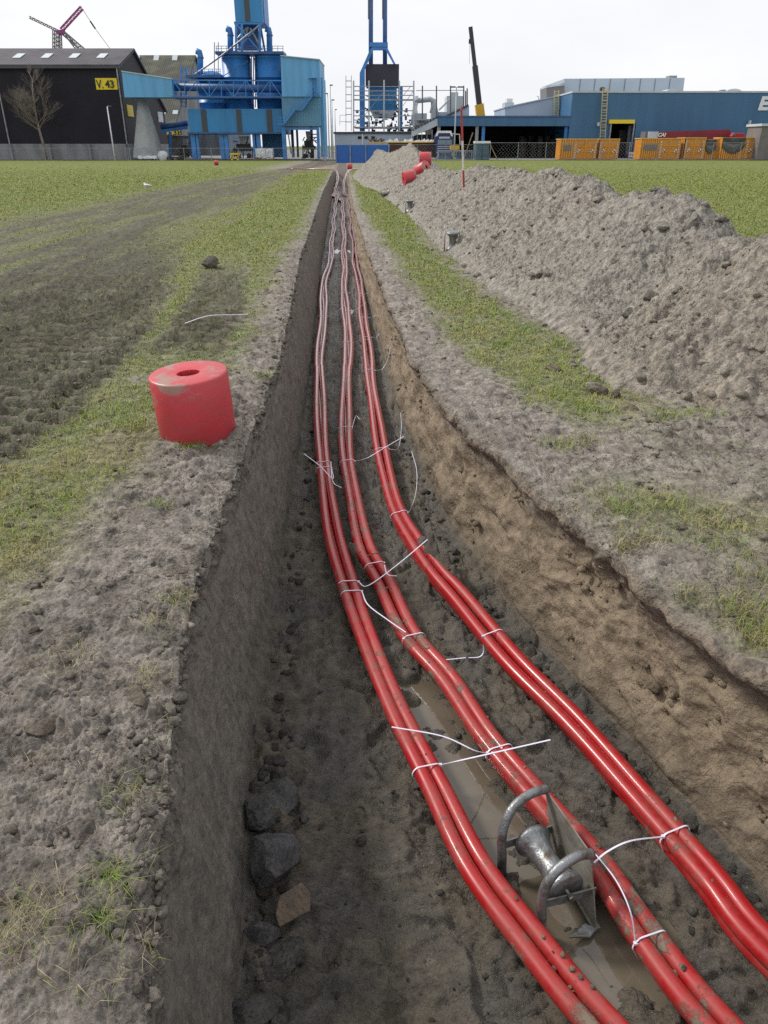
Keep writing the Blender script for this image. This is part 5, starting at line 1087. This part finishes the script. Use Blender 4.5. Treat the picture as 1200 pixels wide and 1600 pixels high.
# --- grey low building, blue hoarding
gb = empty('low_building', P(580,225,130), 'low pale grey building with small dark windows behind the blue hoarding', 'building')
MB().pb(523,208.5,644,246,130,10).build('wall', M['greypanel'], gb)
for px_ in (562, 572.5, 583): MB().pb(px_-2.8,213,px_+2.8,217,129.9,.12).build('window', M['inside'], gb)
MB().pb(565.5,208,567,226,129.9,.08).build('downpipe', M['white'], gb)
MB().pb(521,206,645,209,129.8,10.4).build('roof_edge', M['greenmach'], gb)
hd = empty('hoarding', P(566,256,86), 'bright blue corrugated hoarding at the far end of the trench', 'hoarding')
for a, b in ((525.5,546.5),(548,607.5)): MB().pb(a,226.5,b,255.5,88,.08).build('panel', M['fenceblue'], hd)
for px_ in (525,547.2,571.5,607): MB().pb(px_-.6,225.5,px_+.6,256,87.9,.08).build('post', M['steel'], hd)
# --- scaffolded plant
YS = 150.0
bx_ = empty('plant_tower', P(597,205,YS), 'scaffolded blue process plant with a black box on top and twin tall chimneys', 'process plant')
MB().pb(571,100,623.5,133,YS,9).build('black_box', M['darkbox'], bx_)
MB().pb(576,133,620,172,YS+1.5,6).build('hopper_body', M['midblue'], bx_); MB().poly([(578,172),(618,172),(612,184),(584,184)], YS+1.5, 5).build('hopper_bottom', M['palegrey'], bx_)
MB().poly([(562,205),(562,114),(578,78),(581,74),(605,74),(618,100),(615,100),(603,78),(583,78),(570,108),(570,205)], YS-1, .8).build('support_frame', M['blue'], bx_)
for a, b in ((622,629),(562,569)): MB().pb(a,135,b,205,YS+3,1).build('column', M['blue'], bx_)
chm = MB(); MB()
for a, b in ((576.3,582.5),(598.5,604.5)):
    MB().tube([P((a+b)/2,134,YS+2.5), P((a+b)/2-0,-60,YS+2.5)], .40, 14).build('chimney', M['dkblue'], bx_, True)
    MB().tube([P(a-.6,30,YS+2.2), P(a-.6,-60,YS+2.2)], .12, 6).build('cable_ladder', M['latt'], bx_)
MB().pb(577,66,606,73,YS+1.4,2.4).build('top_platform', M['blue'], bx_)
dk = MB(); rk = random.Random(5)
for i in range(70):
    x_, y_ = rk.uniform(556,640), rk.uniform(168,203); dk.pb(x_, y_, x_+rk.uniform(1.5,6), y_+rk.uniform(1.5,7), YS+rk.uniform(.5,6), .6)
dk.build('pipework', M['dkblue'], bx_); d3 = MB()
for i in range(40): x_, y_ = rk.uniform(553,644), rk.uniform(140,203); d3.bar(P(x_,y_,YS+rk.uniform(-2,7)), P(x_+rk.uniform(-9,9),y_+rk.choice((0,rk.uniform(-9,9))),YS+rk.uniform(-2,7)), rk.uniform(.08,.28))
d3.build('pipe_run', M['steel'], bx_)
sc_ = empty('scaffolding', P(600,205,YS-3), 'grey tube scaffolding wrapped round the blue plant', 'scaffolding')
for yq in (YS-3, YS+8):
    for px_ in (552.5,576.5,600,624,646.5): MB().line([(px_,126 if px_ != 600 else 125),(px_,208)], yq, .15).build('standard', M['palegrey'], sc_)
    for py_ in (135,142,149,156,173,181,199,206): MB().bar(P(552,py_,yq), P(647,py_,yq), .22 if py_ in (156,199) else .14).build('ledger', M['steel'], sc_)
MB().pb(553,198,647,199.5,YS-3,11).build('deck', M['steel'], sc_); MB().pb(576,155,647,156.6,YS-3,2).build('deck', M['steel'], sc_)
br = MB()
for a, b in (((624,173),(646,142)),((553,199),(576,173)),((576,173),(600,142)),((630,149),(641,136))): br.bar(P(*a,YS-3.1), P(*b,YS-3.1), .08)
br.build('brace', M['steel'], sc_)
ls = empty('scaffold_ladder', P(545,200,YS+4), 'tall narrow ladder scaffold standing left of the plant', 'scaffolding')
for px_ in (540.5,549): MB().line([(px_,118),(px_,205)], YS+4, .05).build('standard', M['latt'], ls)
for py_ in (126.5,136,148,158,169,179,190.5): MB().bar(P(540,py_,YS+4), P(549.5,py_,YS+4), .10).build('rung', M['grille'], ls)
gt_ = MB(); 
for a, b in (((531,180),(541,180)),((531,190),(541,190)),((531,180),(531,196))): gt_.bar(P(*a,YS+4), P(*b,YS+4), .06)
gt_.build('side_frame', M['latt'], ls)
# --- grey dust plant
dp_ = empty('dust_plant', P(680,200,160), 'pale grey ducts, filter boxes and silo right of the scaffolding', 'process plant')
MB().pb(647,177,667,188,160,5).build('filter_box', M['palegrey'], dp_); MB().pb(674,172,684,186,160,4).build('filter_box', M['palegrey'], dp_); MB().pb(685,175,699,186,160,4).build('filter_box', M['greypanel'], dp_)
MB().pb(698,150,724,180,162,6).build('silo_box', M['palegrey'], dp_); MB().pb(705,144,716,150,162,4).build('silo_hood', M['palegrey'], dp_)
MB().tube([P(648,158,161),P(672,155,161),P(677,158,161),P(678,166,161),P(678,176,161)], [.45,.5,.55,.6,.9], 14).build('duct', M['palegrey'], dp_, True)
MB().tube([P(650,150,161),P(650,160,161),P(648,170,161),P(648,196,161)], [.5,.4,.5,.9], 12).build('duct', M['white'], dp_, True)
MB().pb(646,186,690,206,161,5).build('base_frame', M['steel'], dp_)
MB().line([(686,172),(700,158),(703,154)], 161, .18).build('chute', M['palegrey'], dp_)
for i, (px_, y0) in enumerate(((660,134),(682,134),(704,134),(724.5,134),(727.5,142),(730,138))): MB().line([(px_,y0),(px_,186)], 158, .14).build('column', M['latt'], dp_)
MB().bar(P(650,141.5,158), P(726,141,158), .10).build('crossbeam', M['latt'], dp_)
gd_ = empty('sloping_gallery', P(715,180,152), 'grey sloping gallery roof rising behind the long blue shed', 'gallery')
MB().poly([(693,184),(731,165),(733,165),(733,186),(693,186)], 152, 3).build('wall', M['greypanel'], gd_); MB().poly([(694,181.5),(732,162.5),(732,166),(694,185)], 151.8, 3.4).build('roof', M['grille'], gd_)
# --- long blue open shed
YH = 118.0
sh = empty('open_shed', P(790,210,YH), 'long open fronted shed with dark blue corrugated fascia and dark interior', 'shed')
xl, xr_ = P(684,215,YH).x, P(889,215,YH).x; z1_, z0_ = P(0,183,YH).z, P(0,197,YH).z
MB().box(xl, xr_, YH, YH+.4, z0_, z1_).build('fascia', M['hallblue'], sh); MB().box(xl-.2, xr_, YH-.1, YH+30, z1_, z1_+.18).build('roof', M['dkblue'], sh)
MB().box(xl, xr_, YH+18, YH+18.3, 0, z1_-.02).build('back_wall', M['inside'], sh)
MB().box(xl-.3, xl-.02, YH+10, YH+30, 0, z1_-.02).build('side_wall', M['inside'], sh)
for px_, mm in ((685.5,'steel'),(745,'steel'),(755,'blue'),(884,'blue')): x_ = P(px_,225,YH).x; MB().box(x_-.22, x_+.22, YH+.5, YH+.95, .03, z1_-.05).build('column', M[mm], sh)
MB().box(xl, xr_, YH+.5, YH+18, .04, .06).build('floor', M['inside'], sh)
sd2 = MB().poly([(643,206),(684,184),(684,196),(643,214)], YH+.2, .3).build('side_fascia', M['palegrey'], sh)
r2_ = MB()
for t in np.linspace(0, 1, 9): c = P(645,204,YH).lerp(P(682,184.5,YH), t); r2_.box(c.x-.12, c.x+.12, YH+.1, YH+.6, c.z-.05, c.z+.22)
r2_.build('bracket', M['grille'], sh)
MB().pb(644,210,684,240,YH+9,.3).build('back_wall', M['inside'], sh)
for px_ in (646,652,659,667,675): MB().pb(px_-.5,203,px_+.5,236,YH+.6,.15).build('column', M['steel'], sh)
tk = MB(); rk = random.Random(9)
for i in range(34): x_ = rk.uniform(812,880); tk.pb(x_, rk.uniform(212,224), x_+rk.uniform(3,8), 246, YH+rk.uniform(7,14), 1.2)
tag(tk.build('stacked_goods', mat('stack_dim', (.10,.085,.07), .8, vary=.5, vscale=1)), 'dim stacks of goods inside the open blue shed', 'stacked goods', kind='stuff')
# --- main blue hall
YM = 118.0
mh = empty('main_hall', P(1040,245,YM), 'large dark blue corrugated hall with white wall lettering and yellow framed doorway', 'hall')
xa, xb2 = P(889.5,200,YM).x, P(1420,200,YM).x; zt1 = P(0,145,YM).z
xd0, xd1 = P(951,215,YM).x, P(991,215,YM).x; zd = P(0,193,YM).z
MB().box(xa, xd0, YM-.02, YM+50, .03, zt1).build('wall', M['hallblue'], mh); MB().box(xd1, xb2, YM-.02, YM+50, .03, zt1).build('wall', M['hallblue'], mh)
MB().box(xd0, xd1, YM-.01, YM+50, zd, zt1).build('wall', M['hallblue'], mh); MB().box(xd0, xd1, YM+9, YM+9.2, .03, zd).build('door_recess', M['inside'], mh)
MB().box(xa-.1, xb2, YM-.12, YM+50, zt1, zt1+.22).build('roof_edge', M['palegrey'], mh)
MB().pb(952,187,992,193,YM-.5,.5).build('door_lintel', M['yellow'], mh)
for a, b in ((951,953),(987,989)): MB().pb(a,193,b,246,YM-.25,.22).build('door_post', M['steel'], mh)
MB().pb(1040.5,143.2,1062,145.5,YM+3,8).build('roof_light', M['white'], mh); 
for c_, hw in ((1051,10),(1147,12)):
    q_ = [(P(c_+hw*math.cos(t),145,YM+2).x, zt1+.2+.42*math.sin(t)) for t in np.linspace(0, math.pi, 12)]; MB().prism(q_, 'y', YM+2, YM+5).build('roof_dome', M['palegrey'], mh)
MB().pb(1127.5,140,1134,145,YM+2,1).build('roof_vent', M['steel'], mh)
lb = MB()
for px_ in (942, 950): lb.line([(px_,138),(px_-4.5,216)], YM-.6, .06)
for i in range(17): a = 139+i*4.6; lb.bar(P(941.6-(a-138)*.058,a,YM-.6), P(950.4-(a-138)*.058,a,YM-.6), .06)
for i in range(9): a = 141+i*8; c0 = P(946-(a-138)*.058,a,YM-.6); lb.tube([c0+V_((.33*math.cos(t), -.35-.35*math.sin(t), 0)) for t in np.linspace(math.pi, 0, 7)], .03, 4); 
lb.build('caged_ladder', mat('ladder_yellow', (.5,.42,.2), .5), mh)
for px_, py_ in ((935,191),(1172,188)):
    MB().pb(px_-1,py_,px_+2,py_+6,YM-.5,.5).build('wall_lamp', M['palegrey'], mh)
# wall lettering: an E and the start of the next letter, which the picture cuts off
lx = P(1183,176,YM-.1); lx2 = P(1183,150,YM-.1); hL = P(0,150.5,YM).z - P(0,172.5,YM).z; zl = P(0,172.5,YM).z; xE = P(1183.5,172,YM).x
def sheared(rects, x0, name):
    mb = MB()
    for a, b, c, d in rects: mb.prism([(x0+a+c*.16*1, zl+c), (x0+b+c*.16, zl+c), (x0+b+d*.16, zl+d), (x0+a+d*.16, zl+d)], 'y', YM-.14, YM-.03)
    return mb.build(name, M['white'], mh)
h_ = hL; s_ = h_*.24
sheared([(0,.34*h_*.8,0,h_),(.27*h_,.80*h_,0,s_),(.27*h_,.74*h_,h_*.5-s_/2,h_*.5+s_/2),(.27*h_,.80*h_,h_-s_,h_)], xE, 'lettering')
sheared([(0,.27*h_,0,h_),(.27*h_,.8*h_,0,s_)], xE+h_*.98, 'lettering')
# doors' inside goods
MB().pb(966,203,977,243,YM+4,1.5).build('stored_tank', M['grille'], mh); MB().pb(980,196,987,243,YM+2,.5).build('inner_panel', M['steel'], mh)
# grey upper storeys
ug = empty('upper_building', P(970,145,150), 'pale grey panelled upper storey behind and above the blue hall', 'building')
MB().poly([(882,123),(1070,121.5),(1067,146),(882,146)], 152, 20).build('wall', M['greypanel'], ug)
for px_ in (906,929,953,976,1000,1023,1046): MB().pb(px_-.35,123,px_+.35,146,151.9,.08).build('panel_joint', M['latt'], ug)
MB().pb(938,136.5,944.5,144,151.8,.1).build('vent', M['rustbrown'], ug); MB().pb(1046,118,1058,121.5,156,2).build('roof_vent', M['steel'], ug)
MB().poly([(854,137),(882,130),(882,147),(854,153)], 150, 6).build('stair_enclosure', M['latt'], ug); MB().poly([(854,134),(882,131.5),(882,133.2),(854,137)], 149.8, 6.2).build('stair_roof', M['palegrey'], ug)
wg = empty('wing_building', P(840,180,126), 'light grey wing with sloping roofline left of the blue hall', 'building')
MB().poly([(789,183),(789,168),(894,145.5),(888,183)], 126, 12).build('wall', M['greypanel'], wg); MB().poly([(788,167),(894,144.5),(894,146),(788,168.8)], 125.8, 12.4).build('roof_edge', M['palegrey'], wg)
MB().pb(789,160,803,170,126.5,3).build('roof_unit', M['palegrey'], wg); MB().pb(792,154,801,160,126.8,2).build('roof_unit', M['white'], wg)
ly = MB()
for px_ in (866.5,873): ly.line([(px_,141),(px_-.8,182)], 125.4, .07)
for i in range(10): ly.bar(P(866,143+i*4,125.4), P(873,143+i*4,125.4), .07)
ly.build('ladder', mat('ladder_cream', (.55,.5,.22), .5), wg); MB().line([(841,159),(842,152),(839,150)], 126.3, .07).build('roof_lamp', M['palegrey'], wg)
# --- containers
def container(pxa, pxm, pxb, pyt, pyb, Y, label, tarp=None, ribs=True, flip=False):
    """skip: short ribbed end between pxa..pxm, panelled side pxm..pxb; skewed in plan a little"""
    root = empty('skip_container', P((pxa+pxb)/2, pyb, Y), label, 'container', 'yellow skip containers on the yard')
    a = P(pxa,(pyt+pyb)/2,Y); b = P(pxb,(pyt+pyb)/2,Y); m = P(pxm,(pyt+pyb)/2,Y); z1 = P(0,pyt,Y).z; z0 = .12; dep = 2.6
    MB().box(a.x, b.x, Y, Y+dep, z0, z1).build('tub', M['orange'], root, bevel=.03)
    MB().box(a.x-.08, b.x+.08, Y-.08, Y+dep+.08, z1-.02, z1+.10).build('rim', mat('rim_orange', (.58,.36,.12), .5), root)
    rb = MB(); n_ = max(3, int((m.x-a.x)/.26))
    for i in range(n_+1): x_ = a.x+(m.x-a.x)*i/n_; rb.box(x_-.05, x_+.05, Y-.10, Y-.002, z0+.05, z1-.03)
    n2 = max(2, int((b.x-m.x)/1.1))
    for i in range(1, n2+1): x_ = m.x+(b.x-m.x)*i/n2; rb.box(x_-.045, x_+.045, Y-.07, Y-.002, z0+.05, z1-.03)
    for t in (.08, .36, .64): rb.box(m.x, b.x-.05, Y-.05, Y-.003, z0+(z1-z0)*t, z0+(z1-z0)*t+.05)
    rb.build('rib', mat('rib_orange', (.70,.33,.03), .5), root)
    mk = MB(); mk2 = MB()
    for x_ in ([m.x+.15, b.x-.18] if b.x-m.x > 1.2 else [b.x-.18]):
        for i in range(7): z_ = z0+.1+i*(z1-z0-.3)/7; mk.prism([(x_-.07,z_),(x_+.07,z_+.12),(x_+.07,z_+.24),(x_-.07,z_+.12)], 'y', Y-.105, Y-.072)
    for x_ in (m.x+.55, b.x-.55):
        if b.x-m.x > 1.2: mk.lathe((x_,Y-.06,z0+(z1-z0)*.42), [(.2,0),(.2,.03)], 14, (0,-1,0)); mk2.box(x_-.14, x_-.01, Y-.12, Y-.095, z0+(z1-z0)*.42, z0+(z1-z0)*.42+.13); mk2.box(x_+.01, x_+.14, Y-.12, Y-.095, z0+(z1-z0)*.42-.13, z0+(z1-z0)*.42)
    mk.build('reflector_marking', M['white'], root); mk2.build('marking', M['ink'], root)
    if m.x-a.x > 1: MB().box(a.x+.35, m.x-.35, Y-.13, Y-.105, z0+(z1-z0)*.45, z0+(z1-z0)*.72).build('plate', M['latt'], root)
    if tarp:
        ta, tb = P(tarp[0],(pyt+pyb)/2,Y).x, P(tarp[1],(pyt+pyb)/2,Y).x; nn = 18; mm_ = 8; vs = []
        for k in (0, 1):
            for i in range(mm_+1):
                for j in range(nn+1):
                    u = j/nn; v = i/mm_; sag = (.42+.25*math.sin(u*math.pi))*(z1-z0); vs.append((ta+(tb-ta)*u, Y-.13-.05*math.sin(v*9+4*abs(u-.5))-.03*k, z1+.06-sag*v*1.15))
        w_ = nn+1; S_ = (mm_+1)*w_; fs = [(i*w_+j, i*w_+j+1, (i+1)*w_+j+1, (i+1)*w_+j) for i in range(mm_) for j in range(nn)]; fs += [tuple(S_+q for q in f[::-1]) for f in fs]
        MB().add(vs, fs).build('tarp_cover', M['tarp'], root)
    return root
YK = 104.3
container(875,897,931.5,218,249.5,YK,'long yellow orange skip at far left of the row, ribbed end to the camera side')
container(935,935.5,966,218,249,YK+.6,'short yellow skip standing right behind the first, before the doorway')
container(1000.5,1030,1062,217,249,YK,'yellow skip with ribbed end in front of the red container')
container(1068,1069,1100,216,248.5,YK+.5,'yellow panelled skip second from the left of the right hand row')
container(1100.5,1124,1128,219,247,YK+.9,'yellow skip with small dark tarp corner in the right hand row', tarp=(1100.5,1117))
container(1126,1165,1187,216,247.5,YK,'yellow skip hung with a big draped dark tarp', tarp=(1127,1162))
rc = empty('shipping_container', P(1080,225,112), 'dark red shipping container trailer with white letters behind the yellow skips', 'shipping container')
MB().poly([(1029,206),(1141,202),(1146,246),(1029,246)], 112, 2.6).build('box', M['darkred'], rc); text('CAI', 'lettering', M['white'], rc, P(1033.5,211,111.95)-V_((0,.06,0)), .62, 1.05, shear=.2, bold=.02)
MB().pb(1013,205.5,1028.5,216,112,2.4).build('front_panel', M['palegrey'], rc); MB().pb(1008,205.5,1013,216,112.3,2).build('front_frame', M['latt'], rc)
cb_ = empty('red_cab', P(1154,222,111), 'bright red vehicle roof showing above the tarp covered skip', 'vehicle')
MB().poly([(1142,246),(1143,212),(1147,207.5),(1163,208),(1165,213),(1165,246)], 111, 2.2).build('body', mat('cab_red', (.45,.03,.04), .4), cb_, bevel=.05); MB().pb(1145,209,1150,212,110.9,.12).build('window', M['glass'], cb_)
gu = empty('grey_kiosk', P(1200,248,YK), 'plain grey flat roofed kiosk at the right edge of the yard', 'kiosk')
MB().pb(1186,197,1260,249,102.8,4).build('wall', mat('kiosk_grey', (.17,.16,.16), .8, vary=.15, vscale=1), gu); MB().pb(1190.5,193,1262,197,102.6,4.4).build('roof', M['palegrey'], gu)
wd = empty('bottle_rack', P(990,245,116), 'low rack of small white capped drums right of the hall doorway', 'drums')
dd_ = MB()
for i in range(6):
    for j in range(2): c = P(984+i*2.6, 245-j*4.5, 115); dd_.lathe(c+V_((0,0,-.1)), [(.09,0),(.12,.05),(.12,.22),(.05,.30)], 8)
dd_.build('drum', M['white'], wd)
# --- truck, trailer with white goods
tk_ = empty('lorry', P(694,250,108), 'dark blue lorry cab facing the camera with white roof visor', 'lorry')
YT = 108.0
MB().poly([(681,243),(680,214),(683,207),(706,206),(708.5,214),(709,243)], YT, 2.3).build('cab', M['truckblue'], tk_, bevel=.1)
MB().poly([(681,213),(683.5,204.5),(705,204.5),(707.5,213),(705,213),(703,208),(685.5,208),(683.5,213)], YT-.18, .4).build('sun_visor', M['white'], tk_, bevel=.02)
MB().pb(684,218.5,706,225.5,YT-.06,.1).build('windscreen', M['glass'], tk_); MB().pb(686,213.5,703,216.5,YT-.08,.1).build('name_board', M['palegrey'], tk_)
for py_ in (228.5,231.5,235): MB().pb(683.5,py_,707,py_+1.2,YT-.10,.12).build('grille_bar', M['palegrey'], tk_)
for px_ in (683,704): MB().pb(px_,239.5,px_+4,243,YT-.1,.12).build('headlight', M['skylight'], tk_)
MB().pb(682,244,709,247.5,YT-.2,.6).build('bumper', M['steel'], tk_, bevel=.04)
for px_ in (679,709.5): MB().pb(px_-.9,217,px_+.9,224,YT-.1,.25).build('mirror', M['ink'], tk_, bevel=.03)
for px_ in (684,705.5): MB().lathe(P(px_,246,YT+.9)+V_((-.15,0,-.0)), [(.1,0),(.5,.02),(.5,.28),(.1,.3)], 20, (1,0,0)).build('wheel', M['rubber'], tk_)
MB().pb(681.5,237.5,709,238.7,YT-.12,.1).build('stripe', M['palegrey'], tk_)
tl_ = empty('flat_wagon', P(630,250,109), 'long low dark wagon with yellow edge loaded with white rubble', 'wagon')
MB().pb(575,221.5,683,223.2,109,2.4).build('edge_rail', M['craneyellow'], tl_); MB().pb(607,223.4,683,246,109.3,2).build('side', M['rustbrown'], tl_)
wgd = MB(); rk = random.Random(2)
for i in range(60): x_ = rk.uniform(603,682); h_2 = rk.uniform(1,6)*(.5+.6*abs(math.sin(x_*.13))); wgd.poly([(x_-3,221.6),(x_-1,221.6-h_2*.8),(x_+rk.uniform(-.5,1),221.6-h_2),(x_+3,221.6)], 109.2+rk.random()*1.3, .7)
wgd.build('rubble_load', M['whitesheet'], tl_)
sc2 = MB(); 
for i in range(14): x_ = rk.uniform(578,597); sc2.bar(P(x_,221,109.5), P(x_+rk.uniform(-6,6),221-rk.uniform(1,6),109.5+rk.random()), .12)
sc2.build('scrap_load', M['rustbrown'], tl_)
cr_ = empty('crate_stack', P(753,250,104), 'tall stack of blue grey crates with white lid beside the lorry', 'crate stack')
for i in range(9): MB().pb(743,224.5+i*3.0,764.5,227.1+i*3.0,103.6,1.5).build('crate', mat('crate_blue', (.10,.17,.22), .6, vary=.3, vscale=3) if i == 0 else bpy.data.materials['crate_blue'], cr_, bevel=.02)
MB().pb(742,220.5,766.5,224,103.5,1.7).build('lid', M['white'], cr_); MB().pb(753,224,754,252,103.5,.06).build('strap', M['grille'], cr_)
pk = empty('gas_bottle_rack', P(715,250,106), 'low racks of blue grey gas bottles around the lorry front', 'bottle rack')
bt = MB(); 
for i in range(22):
    px_ = 684+i*2.6
    if 706 < px_ < 712: continue
    c = P(px_,249,105.3); bt.lathe(c, [(.08,0),(.09,.02),(.09,.8),(.03,.95),(.03,1.05)], 8)
bt.build('bottle', mat('bottle_blue', (.12,.18,.27), .4, vary=.4, vscale=3), pk)
for py_ in (235,249): MB().pb(683,py_,737,py_+1.2,104.9,.1).build('rail', M['palegrey'], pk)
for px_ in (684,712,737): MB().pb(px_,234,px_+.8,250,104.9,.1).build('rack_post', M['palegrey'], pk)
MB().pb(704,227,718,234,106,1).build('yellow_box', M['craneyellow'], pk); MB().line([(705,209),(718,210),(719,226)], 106.5, .07).build('pipe', M['palegrey'], pk)
for pts, lb_ in (([(739,207),(725,247)], 'leaning wooden plank behind the ranging pole'), ([(766,226),(777,249)], 'thin timber prop leaning right against the crate stack')):
    tag(MB().bar(P(*pts[0],103), P(*pts[1],103), .12).build('plank', M['wood']), lb_, 'plank')
# --- mobile crane boom
mc = empty('telescopic_crane', P(752,183,175), 'black telescopic crane boom with yellow lower end leaning left above the shed', 'crane')
MB().bar(P(735,42,175), P(749.3,168,175), .75).build('boom', M['craneblack'], mc); MB().bar(P(748.5,163,174.9), P(751.5,186,174.9), 1.7).build('boom_base', M['craneyellow'], mc)
MB().bar(P(742,103,174.8), P(749.3,168,174.8), 1.05).build('boom_section', M['craneblack'], mc)
MB().pb(732.7,61,735,68,175,.5).build('hook_block', M['craneblack'], mc); MB().line([(734,44),(733.5,100)], 175, .03).build('hoist_rope', M['craneblack'], mc)
# --- tower crane far left
tc_ = empty('lattice_crane', P(92,78,330), 'purple jib lattice crane far behind the black warehouse', 'crane')
def lattice(a, b, wd, Y, n_, r_, m_, name):
    mb = MB(); A, B = P(*a,Y), P(*b,Y); d = (B-A).normalized(); s = V_((d.z,0,-d.x))*wd/2; w2_ = V_((0,wd/2,0))
    for k in (1,-1):
        for q in (1,-1): mb.bar(A+s*k+w2_*q, B+s*k+w2_*q, r_)
    for i in range(n_):
        p, q = A.lerp(B, i/n_), A.lerp(B, (i+1)/n_); k = 1 if i % 2 else -1; mb.bar(p+s*k-w2_, q-s*k-w2_, r_*.7); mb.bar(p+s*k+w2_, q-s*k+w2_, r_*.7)
    return mb.build(name, m_, tc_)
lattice((96,47),(128,12),1.1,330,12,.26,M['purple'],'jib'); lattice((87,80),(87,48),1.6,330,10,.30,M['latt'],'mast'); lattice((95,80),(94,50),.8,330,8,.2,M['latt'],'mast')
lattice((46,27),(92,49),.7,330,14,.22,M['latt'],'counter_jib'); lattice((96,49),(131,79),1.3,330,12,.28,M['latt'],'back_stay'); lattice((103,54),(122,79),.9,330,8,.2,M['latt'],'back_stay')
MB().poly([(88,47),(97,46),(98,52),(89,53)], 329, 3).build('cab', M['purple'], tc_); MB().line([(128,13),(149,45),(174,79)], 330, .10).build('cable', M['latt'], tc_); MB().line([(141,33),(149,45)], 329.8, .3).build('cable_weight', M['ink'], tc_)
# --- chain link fences
def fence(pa, pb_, ytop, Y, step, label, bot=251):
    root = empty('wire_fence', P((pa+pb_)/2,bot,Y), label, 'fence'); zt_ = P(0,ytop,Y).z; x0, x1 = P(pa,(ytop+bot)/2,Y).x, P(pb_,(ytop+bot)/2,Y).x
    n_ = max(1, int((x1-x0)/step)); 
    for i in range(n_+1): x_ = x0+(x1-x0)*i/n_; MB().box(x_-.035, x_+.035, Y-.03, Y+.03, 0, zt_+.05).build('post', M['steel'], root)
    MB().bar((x0,Y,zt_), (x1,Y,zt_), .045).build('top_rail', M['steel'], root)
    wm = MB(); s_ = .42; zz = zt_
    k = int((x1-x0)/s_)
    for i in range(k):
        x_ = x0+i*s_; L_ = min(zz, x1-x_); wm.bar((x_,Y-.01,0), (x_+L_,Y-.01,L_), .009); L_ = min(zz, x1-x_); wm.bar((x_,Y+.01,zz), (x_+L_,Y+.01,zz-L_), .009)
    wm.build('wire_mesh', M['steel'], root); return root
fence(-60,200,231.5,103.2,3.1,'wire fence in front of the plinth of the black warehouse'); fence(203,500,231.5,103.2,3.4,'wire fence in front of the silo plant and hopper')
fence(608,740,226,103.0,3.0,'wire fence in front of the lorry and wagon'); fence(766,1200,223,103.0,3.2,'wire fence in front of the open shed and yellow skips')
gp = empty('gate_panel', P(510,250,102), 'grey wire gate panel beside the stair building', 'gate')
for px_ in (499.5,505.5,513.5,520.5,524.5): MB().pb(px_-.5,228,px_+.5,251,102,.07).build('post', M['steel'], gp)
for py_ in (228,239,250): MB().bar(P(499,py_,102), P(525,py_,102), .05).build('rail', M['steel'], gp)
MB().pb(503,245,510,251,102.5,.6).build('cabinet', M['palegrey'], gp)
